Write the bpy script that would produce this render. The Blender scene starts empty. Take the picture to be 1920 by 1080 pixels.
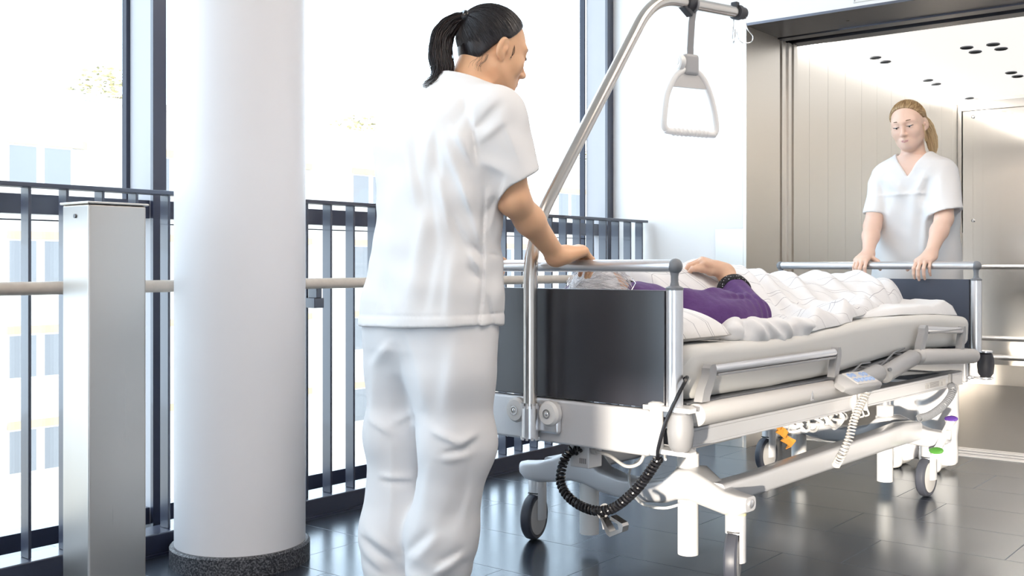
import bpy, bmesh, math, random
import numpy as np
from mathutils import Vector, Matrix, noise
random.seed(7)
SC = bpy.context.scene
COL = SC.collection
TH = math.radians(38.66)          # camera heading inside the building grid
CT, ST = math.cos(TH), math.sin(TH)
H = 0.89                          # lens height
BO = (-1.7667, 2.3423); BROT = math.radians(-3.017)   # bed origin (head end, floor) and heading

# ------------------------------------------------------------------ materials
def nodes(name):
    m = bpy.data.materials.new(name); m.use_nodes = True
    nt = m.node_tree
    return m, nt, nt.nodes['Principled BSDF']
def mat(name, col, rough=0.5, metal=0.0, spec=0.5, bump=0.0, bscale=60.0, stretch=None, var=0.0, coat=0.0, sss=0.0, sheen=0.0, alpha=1.0):
    m, nt, b = nodes(name)
    b.inputs['Base Color'].default_value = (*col, 1)
    b.inputs['Roughness'].default_value = rough
    b.inputs['Metallic'].default_value = metal
    b.inputs['Specular IOR Level'].default_value = spec
    b.inputs['Coat Weight'].default_value = coat
    if sss:
        b.inputs['Subsurface Weight'].default_value = sss
        b.inputs['Subsurface Radius'].default_value = (1.0, 0.35, 0.2)
        b.inputs['Subsurface Scale'].default_value = 0.008
    if sheen: b.inputs['Sheen Weight'].default_value = sheen
    if bump or var:
        tc = nt.nodes.new('ShaderNodeTexCoord'); mp = nt.nodes.new('ShaderNodeMapping')
        nt.links.new(tc.outputs['Object'], mp.inputs['Vector'])
        if stretch: mp.inputs['Scale'].default_value = stretch
        n = nt.nodes.new('ShaderNodeTexNoise'); n.inputs['Scale'].default_value = bscale; n.inputs['Detail'].default_value = 3
        nt.links.new(mp.outputs['Vector'], n.inputs['Vector'])
        if bump:
            bp = nt.nodes.new('ShaderNodeBump'); bp.inputs['Strength'].default_value = bump; bp.inputs['Distance'].default_value = 0.004
            nt.links.new(n.outputs['Fac'], bp.inputs['Height']); nt.links.new(bp.outputs['Normal'], b.inputs['Normal'])
        if var:
            mx = nt.nodes.new('ShaderNodeMix'); mx.data_type = 'RGBA'
            mx.inputs['A'].default_value = (*[max(0, c*(1-var)) for c in col], 1)
            mx.inputs['B'].default_value = (*[min(1, c*(1+var)) for c in col], 1)
            nt.links.new(n.outputs['Fac'], mx.inputs['Factor']); nt.links.new(mx.outputs['Result'], b.inputs['Base Color'])
    return m
def emis(name, col, s):
    m, nt, b = nodes(name)
    b.inputs['Base Color'].default_value = (*col, 1)
    b.inputs['Emission Color'].default_value = (*col, 1); b.inputs['Emission Strength'].default_value = s
    return m
def steel(name, col, rough, vert=True, streak=0.12, bump=0.004):
    """brushed steel: long streaks in roughness and a faint grain"""
    m, nt, b = nodes(name)
    b.inputs['Base Color'].default_value = (*col, 1); b.inputs['Metallic'].default_value = 1.0
    tc = nt.nodes.new('ShaderNodeTexCoord'); mp = nt.nodes.new('ShaderNodeMapping')
    mp.inputs['Scale'].default_value = (220, 220, 1.2) if vert else (1.2, 1.2, 220)
    nt.links.new(tc.outputs['Object'], mp.inputs['Vector'])
    n = nt.nodes.new('ShaderNodeTexNoise'); n.inputs['Scale'].default_value = 1.0; n.inputs['Detail'].default_value = 4
    nt.links.new(mp.outputs['Vector'], n.inputs['Vector'])
    mr = nt.nodes.new('ShaderNodeMapRange'); mr.inputs['To Min'].default_value = rough - streak/2; mr.inputs['To Max'].default_value = rough + streak/2
    nt.links.new(n.outputs['Fac'], mr.inputs['Value']); nt.links.new(mr.outputs['Result'], b.inputs['Roughness'])
    bp = nt.nodes.new('ShaderNodeBump'); bp.inputs['Strength'].default_value = bump*5; bp.inputs['Distance'].default_value = 0.0006
    nt.links.new(n.outputs['Fac'], bp.inputs['Height']); nt.links.new(bp.outputs['Normal'], b.inputs['Normal'])
    return m
def lined_cloth(name, col, line, spans):
    """white cotton with thin woven lines; spans = list of (axis 0/1, period, width, offset) in UV metres"""
    m, nt, b = nodes(name)
    b.inputs['Roughness'].default_value = 0.85; b.inputs['Specular IOR Level'].default_value = 0.2; b.inputs['Sheen Weight'].default_value = 0.15
    uv = nt.nodes.new('ShaderNodeUVMap'); sp = nt.nodes.new('ShaderNodeSeparateXYZ'); nt.links.new(uv.outputs['UV'], sp.inputs['Vector'])
    cur = None
    def math_(op, a, v):
        n = nt.nodes.new('ShaderNodeMath'); n.operation = op; nt.links.new(a, n.inputs[0])
        if isinstance(v, (int, float)): n.inputs[1].default_value = v
        else: nt.links.new(v, n.inputs[1])
        return n.outputs[0]
    for ax, per, wd, off in spans:
        x = math_('ADD', sp.outputs[ax], off + 50*per); x = math_('MODULO', x, per); x = math_('LESS_THAN', x, wd)
        cur = x if cur is None else math_('MAXIMUM', cur, x)
    mx = nt.nodes.new('ShaderNodeMix'); mx.data_type = 'RGBA'
    mx.inputs['A'].default_value = (*col, 1); mx.inputs['B'].default_value = (*line, 1)
    nt.links.new(cur, mx.inputs['Factor']); nt.links.new(mx.outputs['Result'], b.inputs['Base Color'])
    tc = nt.nodes.new('ShaderNodeTexCoord'); n = nt.nodes.new('ShaderNodeTexNoise'); n.inputs['Scale'].default_value = 28; n.inputs['Detail'].default_value = 4
    nt.links.new(tc.outputs['Object'], n.inputs['Vector'])
    bp = nt.nodes.new('ShaderNodeBump'); bp.inputs['Strength'].default_value = 0.25; bp.inputs['Distance'].default_value = 0.01
    nt.links.new(n.outputs['Fac'], bp.inputs['Height']); nt.links.new(bp.outputs['Normal'], b.inputs['Normal'])
    return m

M = {}
M['white_wall'] = mat('white_paint', (0.87, 0.86, 0.86), 0.6, bump=0.03, bscale=40)
M['column'] = mat('column_paint', (0.84, 0.83, 0.85), 0.42, bump=0.03, bscale=30)
M['navy'] = mat('anthracite_coating', (0.022, 0.027, 0.055), 0.3, spec=0.9, coat=0.3)
M['mullion'] = mat('mullion_daylight_grey', (0.44, 0.44, 0.47), 0.4)  # pale tone stands in for daylight on the mullion sides
M['gasket'] = mat('gasket', (0.03, 0.035, 0.06), 0.6)
M['wood'] = mat('pale_beech', (0.66, 0.58, 0.5), 0.45, bump=0.03, bscale=3, stretch=(1, 12, 12), var=0.12)
M['steel'] = steel('brushed_steel', (0.56, 0.53, 0.50), 0.3)
M['steel_lift'] = steel('lift_steel', (0.84, 0.80, 0.75), 0.36)
M['steel_dark'] = steel('portal_steel', (0.13, 0.13, 0.15), 0.32, vert=False)
M['mirror'] = steel('polished_steel', (0.86, 0.82, 0.77), 0.07, streak=0.04, bump=0.004)
M['chrome'] = mat('chrome', (0.78, 0.78, 0.79), 0.12, 1.0)
M['pole_steel'] = steel('satin_steel', (0.6, 0.57, 0.54), 0.24, streak=0.08)
M['alu'] = mat('satin_aluminium', (0.78, 0.78, 0.8), 0.3, 0.85)
M['silver'] = mat('silver_lacquer', (0.66, 0.66, 0.68), 0.36, 0.25, coat=0.2)
M['beige_plastic'] = mat('pale_plastic', (0.60, 0.585, 0.575), 0.42)
M['grey_plastic'] = mat('grey_plastic', (0.27, 0.27, 0.28), 0.42)
M['mid_grey'] = mat('mid_grey_plastic', (0.2, 0.21, 0.23), 0.45)
M['dark_rubber'] = mat('dark_rubber', (0.035, 0.036, 0.045), 0.5)
M['tyre'] = mat('grey_tyre', (0.06, 0.065, 0.085), 0.45)
M['black'] = mat('black_plastic', (0.012, 0.012, 0.015), 0.25)
M['panel'] = mat('charcoal_laminate', (0.022, 0.022, 0.030), 0.3, spec=1.0, bump=0.02, bscale=500)
M['foot_panel'] = mat('blue_grey_laminate', (0.06, 0.07, 0.1), 0.45)
M['white_plastic'] = mat('white_plastic', (0.83, 0.82, 0.81), 0.3)
M['white_metal'] = mat('white_lacquer', (0.83, 0.82, 0.81), 0.32, coat=0.3)
M['scrubs'] = mat('white_cotton', (0.80, 0.795, 0.80), 0.8, spec=0.2, bump=0.12, bscale=24)
M['trouser'] = mat('white_trouser_cotton', (0.77, 0.765, 0.775), 0.8, spec=0.2, bump=0.14, bscale=20)
M['mattress'] = mat('cream_cover', (0.70, 0.69, 0.665), 0.7, spec=0.3, bump=0.1, bscale=9)
M['sheet'] = mat('white_sheet', (0.79, 0.785, 0.79), 0.85, spec=0.2, bump=0.25, bscale=26)
M['purple'] = mat('purple_knit', (0.105, 0.048, 0.17), 0.9, spec=0.15, bump=0.5, bscale=55, var=0.18, sheen=0.12)
M['skin1'] = mat('skin_tan', (0.80, 0.475, 0.285), 0.45, spec=0.4, sss=0.15, var=0.06, bscale=14, bump=0.04)
M['skin2'] = mat('skin_fair', (0.79, 0.55, 0.44), 0.45, spec=0.4, sss=0.15, var=0.05, bscale=14, bump=0.03)
M['skin3'] = mat('skin_old', (0.68, 0.43, 0.30), 0.5, spec=0.4, sss=0.15, var=0.12, bscale=30, bump=0.15)
M['hair_dark'] = mat('dark_hair', (0.014, 0.011, 0.013), 0.36, spec=0.5, bump=0.1, bscale=120)
M['hair_dark_strand'] = mat('dark_brown_hair', (0.05, 0.03, 0.025), 0.36, spec=0.5)
M['hair_blond'] = mat('blond_hair', (0.32, 0.19, 0.085), 0.42, spec=0.5, var=0.3, bscale=30)
M['hair_blond_light'] = mat('light_blond_hair', (0.62, 0.46, 0.26), 0.42, spec=0.5)
M['hair_grey'] = mat('silver_hair', (0.66, 0.66, 0.69), 0.5, var=0.12, bscale=40)
M['hair_grey_dark'] = mat('grey_hair', (0.42, 0.42, 0.46), 0.5)
M['lips'] = mat('lip', (0.60, 0.30, 0.29), 0.4)
M['brow'] = mat('brow', (0.16, 0.09, 0.05), 0.7)
M['brow_dark'] = mat('dark_brow', (0.02, 0.015, 0.012), 0.7)
M['eye'] = mat('eye_white', (0.75, 0.73, 0.72), 0.15)
M['iris'] = mat('iris', (0.03, 0.025, 0.025), 0.15)
M['leaf_green'] = mat('pedal_green', (0.07, 0.24, 0.04), 0.4)
M['violet'] = mat('pedal_violet', (0.10, 0.045, 0.28), 0.4)
M['orange'] = mat('orange_tag', (0.62, 0.27, 0.045), 0.5)
M['button_blue'] = mat('button_blue', (0.35, 0.48, 0.75), 0.4)
M['print'] = mat('grey_print', (0.25, 0.24, 0.25), 0.6)
M['yellow_ring'] = mat('pale_yellow_ring', (0.85, 0.8, 0.45), 0.5)
M['clear_grey'] = mat('grey_cord', (0.6, 0.58, 0.56), 0.35)
M['duvet'] = lined_cloth('duvet_cotton', (0.78, 0.775, 0.785), (0.40, 0.39, 0.42),
    [(0, 0.145, 0.0024, 0.0), (1, 0.105, 0.0024, 0.02), (1, 0.42, 0.0024, 0.035), (0, 0.435, 0.0024, 0.02)])
M['pillow'] = lined_cloth('pillow_cotton', (0.84, 0.83, 0.83), (0.36, 0.35, 0.38),
    [(1, 0.07, 0.0022, 0.0), (1, 0.21, 0.0022, 0.010)])
def hair_mat(name, dark, light, scale=60, rough=0.34):
    m, nt, b = nodes(name); b.inputs['Roughness'].default_value = rough
    at = nt.nodes.new('ShaderNodeAttribute'); at.attribute_name = 'flow'
    n = nt.nodes.new('ShaderNodeTexNoise'); n.inputs['Scale'].default_value = scale; n.inputs['Detail'].default_value = 3
    nt.links.new(at.outputs['Vector'], n.inputs['Vector'])
    cr = nt.nodes.new('ShaderNodeValToRGB'); cr.color_ramp.elements[0].position = 0.38; cr.color_ramp.elements[0].color = (*dark, 1); cr.color_ramp.elements[1].position = 0.68; cr.color_ramp.elements[1].color = (*light, 1)
    nt.links.new(n.outputs['Fac'], cr.inputs['Fac']); nt.links.new(cr.outputs['Color'], b.inputs['Base Color'])
    bp = nt.nodes.new('ShaderNodeBump'); bp.inputs['Strength'].default_value = 0.3; bp.inputs['Distance'].default_value = 0.002
    nt.links.new(n.outputs['Fac'], bp.inputs['Height']); nt.links.new(bp.outputs['Normal'], b.inputs['Normal'])
    return m
M['cap_dark'] = hair_mat('dark_hair_flow', (0.007, 0.006, 0.008), (0.030, 0.023, 0.024), 38)
M['cap_blond'] = hair_mat('blond_hair_flow', (0.20, 0.11, 0.045), (0.62, 0.44, 0.24), 30, 0.42)
M['cap_grey'] = hair_mat('silver_hair_flow', (0.45, 0.45, 0.48), (0.80, 0.80, 0.84), 26, 0.5)
# dotted cuff
def dotted():
    m, nt, b = nodes('black_dotted_cotton'); b.inputs['Roughness'].default_value = 0.8
    tc = nt.nodes.new('ShaderNodeTexCoord'); v = nt.nodes.new('ShaderNodeTexVoronoi'); v.inputs['Scale'].default_value = 130; v.inputs['Randomness'].default_value = 0.5
    nt.links.new(tc.outputs['Object'], v.inputs['Vector'])
    r = nt.nodes.new('ShaderNodeMath'); r.operation = 'LESS_THAN'; r.inputs[1].default_value = 0.22
    nt.links.new(v.outputs['Distance'], r.inputs[0])
    mx = nt.nodes.new('ShaderNodeMix'); mx.data_type = 'RGBA'; mx.inputs['A'].default_value = (0.008, 0.008, 0.012, 1); mx.inputs['B'].default_value = (0.7, 0.7, 0.75, 1)
    nt.links.new(r.outputs[0], mx.inputs['Factor']); nt.links.new(mx.outputs['Result'], b.inputs['Base Color'])
    return m
M['dotted'] = dotted()
# dark stone floor: staggered slabs 0.56 x 0.34 with pale flecks and thin joints
def stone_floor():
    m, nt, b = nodes('dark_stone_slabs'); N = nt.nodes.new; L = nt.links.new
    tc = N('ShaderNodeTexCoord'); sp = N('ShaderNodeSeparateXYZ'); L(tc.outputs['Object'], sp.inputs[0])
    def mt(op, a, v=None):
        n = N('ShaderNodeMath'); n.operation = op
        if isinstance(a, (int, float)): n.inputs[0].default_value = a
        else: L(a, n.inputs[0])
        if v is not None:
            if isinstance(v, (int, float)): n.inputs[1].default_value = v
            else: L(v, n.inputs[1])
        return n.outputs[0]
    w = mt('DIVIDE', mt('ADD', sp.outputs[1], 100*0.342 - 2.432), 0.342)
    row = mt('FLOOR', w); fw = mt('SUBTRACT', w, row)
    par = mt('MODULO', row, 2.0)
    u = mt('DIVIDE', mt('ADD', mt('ADD', sp.outputs[0], 1.425 + 56.0), mt("MULTIPLY", mt("SUBTRACT", par, 1.0), 0.185)), 0.56)
    fu = mt('FRACT', u)
    j1 = mt('LESS_THAN', mt('MULTIPLY', fw, 0.342), 0.0035); j2 = mt('LESS_THAN', mt('MULTIPLY', fu, 0.56), 0.0035)
    joint = mt('MAXIMUM', j1, j2)
    cell = N('ShaderNodeCombineXYZ'); L(row, cell.inputs[0]); L(mt('FLOOR', u), cell.inputs[1])
    wn = N('ShaderNodeTexWhiteNoise'); L(cell.outputs[0], wn.inputs['Vector'])
    n1 = N('ShaderNodeTexNoise'); n1.inputs['Scale'].default_value = 160; n1.inputs['Detail'].default_value = 2; L(tc.outputs['Object'], n1.inputs['Vector'])
    n2 = N('ShaderNodeTexNoise'); n2.inputs['Scale'].default_value = 3.0; n2.inputs['Detail'].default_value = 5; L(tc.outputs['Object'], n2.inputs['Vector'])
    vo = N('ShaderNodeTexVoronoi'); vo.inputs['Scale'].default_value = 75; L(tc.outputs['Object'], vo.inputs['Vector'])
    fleck = mt('LESS_THAN', vo.outputs['Distance'], 0.09)
    lum = mt('ADD', mt('MULTIPLY', wn.outputs['Value'], 0.010), mt('MULTIPLY', n1.outputs['Fac'], 0.022))
    lum = mt('ADD', lum, 0.013)
    lum = mt('ADD', lum, mt('MULTIPLY', fleck, 0.10))
    lum = mt('ADD', lum, mt('MULTIPLY', joint, 0.012))
    cc = N('ShaderNodeCombineColor'); L(mt('MULTIPLY', lum, 0.84), cc.inputs[0]); L(lum, cc.inputs[1]); L(mt('MULTIPLY', lum, 1.42), cc.inputs[2]); b.inputs['Specular Tint'].default_value = (0.78, 0.9, 1.0, 1)
    L(cc.outputs[0], b.inputs['Base Color'])
    rr = mt('ADD', mt('MULTIPLY', n2.outputs['Fac'], 0.10), 0.17); rr = mt('ADD', rr, mt('MULTIPLY', joint, 0.3))
    L(rr, b.inputs['Roughness']); b.inputs['IOR'].default_value = 2.2
    bp = N('ShaderNodeBump'); bp.inputs['Strength'].default_value = 0.35; bp.inputs['Distance'].default_value = 0.0015
    L(mt('SUBTRACT', mt('MULTIPLY', n1.outputs['Fac'], 0.12), joint), bp.inputs['Height']); L(bp.outputs['Normal'], b.inputs['Normal'])
    return m
M['floor'] = stone_floor()
def terrazzo():
    m, nt, b = nodes('dark_terrazzo'); b.inputs['Roughness'].default_value = 0.5
    tc = nt.nodes.new('ShaderNodeTexCoord'); n = nt.nodes.new('ShaderNodeTexNoise'); n.inputs['Scale'].default_value = 190; n.inputs['Detail'].default_value = 2
    nt.links.new(tc.outputs['Object'], n.inputs['Vector'])
    cr = nt.nodes.new('ShaderNodeValToRGB'); cr.color_ramp.elements[0].position = 0.42; cr.color_ramp.elements[0].color = (0.012, 0.013, 0.018, 1)
    cr.color_ramp.elements[1].position = 0.72; cr.color_ramp.elements[1].color = (0.2, 0.2, 0.22, 1)
    nt.links.new(n.outputs['Fac'], cr.inputs['Fac']); nt.links.new(cr.outputs['Color'], b.inputs['Base Color'])
    return m
M['terrazzo'] = terrazzo()
M['lift_floor'] = mat('lift_stone', (0.085, 0.08, 0.075), 0.3, bump=0.06, bscale=200, var=0.25)
def glass():
    m = bpy.data.materials.new('window_glass'); m.use_nodes = True; nt = m.node_tree; nt.nodes.clear()
    o = nt.nodes.new('ShaderNodeOutputMaterial'); mx = nt.nodes.new('ShaderNodeMixShader'); t = nt.nodes.new('ShaderNodeBsdfTransparent'); g = nt.nodes.new('ShaderNodeBsdfGlossy')
    t.inputs['Color'].default_value = (0.96, 0.98, 0.98, 1); g.inputs['Roughness'].default_value = 0.02; mx.inputs['Fac'].default_value = 0.06
    nt.links.new(t.outputs[0], mx.inputs[1]); nt.links.new(g.outputs[0], mx.inputs[2]); nt.links.new(mx.outputs[0], o.inputs['Surface'])
    return m
M['glass'] = glass()
M['facade'] = mat('pale_render', (0.46, 0.44, 0.41), 0.9)
M['facade_pane'] = mat('facade_glass', (0.155, 0.163, 0.178), 0.5)
M['facade_frame'] = mat('facade_frame', (0.5, 0.5, 0.5), 0.6)
M['facade_band'] = mat('apricot_band', (0.40, 0.28, 0.18), 0.9)
M['tree_leaf'] = mat('pale_foliage', (0.30, 0.27, 0.14), 0.9, var=0.3, bscale=2)
M['tree_bark'] = mat('bark', (0.3, 0.24, 0.18), 0.9)
M['hill'] = mat('dry_hillside', (0.56, 0.5, 0.42), 0.95, var=0.15, bscale=0.3)
M['lamp'] = emis('fill_lamp_diffuser', (1, 0.865, 0.745), 6.5)  # emission of the added corridor fill lamps
M['lift_lamp'] = emis('lift_light_strip', (1, 0.965, 0.91), 16.0)
M['lift_ceiling'] = emis('lift_ceiling_added_glow', (0.80, 0.785, 0.755), 1.0)  # glow added to brighten the ceiling and fill the lift

# ------------------------------------------------------------------ mesh helpers
def frame_to(d, up=(0, 0, 1)):
    d = Vector(d).normalized(); u = Vector(up)
    if abs(d.dot(u)) > 0.99: u = Vector((1, 0, 0))
    x = u.cross(d).normalized(); y = d.cross(x)
    return Matrix((x, y, d)).transposed()
class B:
    def __init__(s): s.v = []; s.f = []; s.bv = False
    def add(s, vs, fs):
        n = len(s.v); s.v += [tuple(p) for p in vs]; s.f += [tuple(i + n for i in f) for f in fs]; return s
    def box(s, x0, x1, y0, y1, z0, z1, R=None, c=None, bev=0.0):
        if x0 > x1: x0, x1 = x1, x0
        if y0 > y1: y0, y1 = y1, y0
        if z0 > z1: z0, z1 = z1, z0
        if bev <= 0:
            vs = [Vector((x, y, z)) for x in (x0, x1) for y in (y0, y1) for z in (z0, z1)]
            fs = [(0, 1, 3, 2), (4, 6, 7, 5), (0, 4, 5, 1), (2, 3, 7, 6), (0, 2, 6, 4), (1, 5, 7, 3)]
        else:
            s.bv = True; b = min(bev, (x1-x0)/2.01, (y1-y0)/2.01, (z1-z0)/2.01)
            bm = bmesh.new(); bmesh.ops.create_cube(bm, size=1)
            for v in bm.verts: v.co = Vector(((x0+x1)/2 + v.co.x*(x1-x0), (y0+y1)/2 + v.co.y*(y1-y0), (z0+z1)/2 + v.co.z*(z1-z0)))
            bmesh.ops.bevel(bm, geom=bm.edges[:], offset=b, segments=3, profile=0.5, affect='EDGES')
            bm.verts.index_update(); vs = [v.co.copy() for v in bm.verts]; fs = [[v.index for v in f.verts] for f in bm.faces]; bm.free()
        if R is not None:
            c = Vector(c) if c is not None else Vector((0, 0, 0)); vs = [c + R @ (v - c) for v in vs]
        return s.add(vs, fs)
    def tube(s, pts, r, seg=12, caps=True, up=(0, 0, 1)):
        pts = [Vector(p) for p in pts]; n = len(pts); rs = list(r) if hasattr(r, '__len__') else [r]*n
        tang = [(pts[min(i+1, n-1)] - pts[max(i-1, 0)]).normalized() for i in range(n)]
        Fm = frame_to(tang[0], up); x = Fm.col[0].copy(); vs = []
        for i in range(n):
            t = tang[i]; x = (x - t*x.dot(t))
            if x.length < 1e-6: x = frame_to(t).col[0].copy()
            x.normalize(); y = t.cross(x)
            for k in range(seg):
                a = 2*math.pi*k/seg; vs.append(pts[i] + (x*math.cos(a) + y*math.sin(a))*rs[i])
        fs = [(i*seg+k, i*seg+(k+1) % seg, (i+1)*seg+(k+1) % seg, (i+1)*seg+k) for i in range(n-1) for k in range(seg)]
        if caps: fs += [tuple(range(seg))[::-1], tuple((n-1)*seg + k for k in range(seg))]
        return s.add(vs, fs)
    def cyl(s, a, b, r, r2=None, seg=24): return s.tube([a, b], [r, r if r2 is None else r2], seg)
    def lathe(s, c, prof, seg=32, axis=(0, 0, 1)):
        R = frame_to(axis, (0, 1, 0)); c = Vector(c); vs = []
        for r, h in prof:
            for k in range(seg):
                a = 2*math.pi*k/seg; vs.append(c + R @ Vector((r*math.cos(a), r*math.sin(a), h)))
        n = len(prof)
        fs = [(i*seg+k, i*seg+(k+1) % seg, (i+1)*seg+(k+1) % seg, (i+1)*seg+k) for i in range(n-1) for k in range(seg)]
        fs += [tuple(range(seg))[::-1], tuple((n-1)*seg + k for k in range(seg))]
        return s.add(vs, fs)
    def prism(s, poly, d0, d1, ax='y'):
        """poly in the two other axes, extruded along ax from d0 to d1"""
        n = len(poly)
        mk = {'x': lambda p, d: (d, p[0], p[1]), 'y': lambda p, d: (p[0], d, p[1]), 'z': lambda p, d: (p[0], p[1], d)}[ax]
        vs = [mk(p, d0) for p in poly] + [mk(p, d1) for p in poly]
        fs = [tuple(range(n))[::-1], tuple(range(n, 2*n))] + [(i, (i+1) % n, n+(i+1) % n, n+i) for i in range(n)]
        return s.add(vs, fs)
    def ball(s, c, r, seg=20, R=None):
        r = r if hasattr(r, '__len__') else (r, r, r); c = Vector(c); vs = []; m = seg//2
        for i in range(m+1):
            ph = math.pi*i/m
            for k in range(seg):
                a = 2*math.pi*k/seg; p = Vector((r[0]*math.sin(ph)*math.cos(a), r[1]*math.sin(ph)*math.sin(a), r[2]*math.cos(ph)))
                vs.append(c + (R @ p if R is not None else p))
        fs = [(i*seg+k, (i+1)*seg+k, (i+1)*seg+(k+1) % seg, i*seg+(k+1) % seg) for i in range(m) for k in range(seg)]
        return s.add(vs, fs)
    def build(s, name, m, parent=None, smooth=35, weld=True):
        me = bpy.data.meshes.new(name); me.from_pydata([tuple(v) for v in s.v], [], s.f)
        bm = bmesh.new(); bm.from_mesh(me)
        if weld: bmesh.ops.remove_doubles(bm, verts=bm.verts, dist=1e-6)
        bmesh.ops.recalc_face_normals(bm, faces=bm.faces); bm.to_mesh(me); bm.free()
        if smooth: 
            me.polygons.foreach_set('use_smooth', [True]*len(me.polygons)); me.set_sharp_from_angle(angle=math.radians(smooth))
        me.materials.append(m)
        o = bpy.data.objects.new(name, me); COL.objects.link(o)
        if s.bv and smooth:
            wn = o.modifiers.new('wn', 'WEIGHTED_NORMAL'); wn.keep_sharp = True
        if parent is not None: o.parent = parent
        return o
def thing(name, label, cat, loc=(0, 0, 0), rz=0.0, group=None):
    o = bpy.data.objects.new(name, None); COL.objects.link(o); o.empty_display_size = 0.05
    o.location = loc; o.rotation_euler = (0, 0, rz); o['label'] = label; o['category'] = cat
    if group: o['group'] = group
    return o
def tag(o, label, cat, group=None, kind=None):
    o['label'] = label; o['category'] = cat
    if group: o['group'] = group
    if kind: o['kind'] = kind
    return o
def struct(o, label=None): 
    o['kind'] = 'structure'
    if label: o['label'] = label
    return o
def bezier(pts, n=8):
    """Catmull-Rom through pts"""
    P = [Vector(p) for p in pts]; P = [P[0]*2-P[1]] + P + [P[-1]*2-P[-2]]; out = []
    for i in range(1, len(P)-2):
        for k in range(n):
            t = k/n; a, b, c, d = P[i-1], P[i], P[i+1], P[i+2]
            out.append(0.5*((2*b) + (c-a)*t + (2*a-5*b+4*c-d)*t*t + (3*b-a-3*c+d)*t**3))
    out.append(P[-2]); return out
def round_path(pts, r, n=8):
    P = [Vector(p) for p in pts]; out = [P[0]]
    for i in range(1, len(P)-1):
        a = (P[i-1]-P[i]); b = (P[i+1]-P[i]); d = min(r, a.length*0.48, b.length*0.48)
        p0 = P[i] + a.normalized()*d; p1 = P[i] + b.normalized()*d
        for k in range(n+1):
            t = k/n; out.append(p0*(1-t)**2 + P[i]*2*t*(1-t) + p1*t*t)
    out.append(P[-1]); return out
def helix(path, R, r, pitch, seg=6, per=10):
    """a coil wound round a path"""
    pts = bezier(path, 16); L = [0]
    for i in range(1, len(pts)): L.append(L[-1] + (pts[i]-pts[i-1]).length)
    n = int(L[-1]/pitch*per); out = []; x = None
    for k in range(n+1):
        s_ = L[-1]*k/n; i = max(1, min(len(L)-1, next((j for j in range(1, len(L)) if L[j] >= s_), len(L)-1)))
        t = (s_-L[i-1])/max(1e-9, L[i]-L[i-1]); p = pts[i-1].lerp(pts[i], t); d = (pts[i]-pts[i-1]).normalized()
        if x is None: x = frame_to(d).col[0].copy()
        x = (x - d*x.dot(d)).normalized(); y = d.cross(x); a = 2*math.pi*k/per
        out.append(p + (x*math.cos(a) + y*math.sin(a))*R)
    return out

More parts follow.
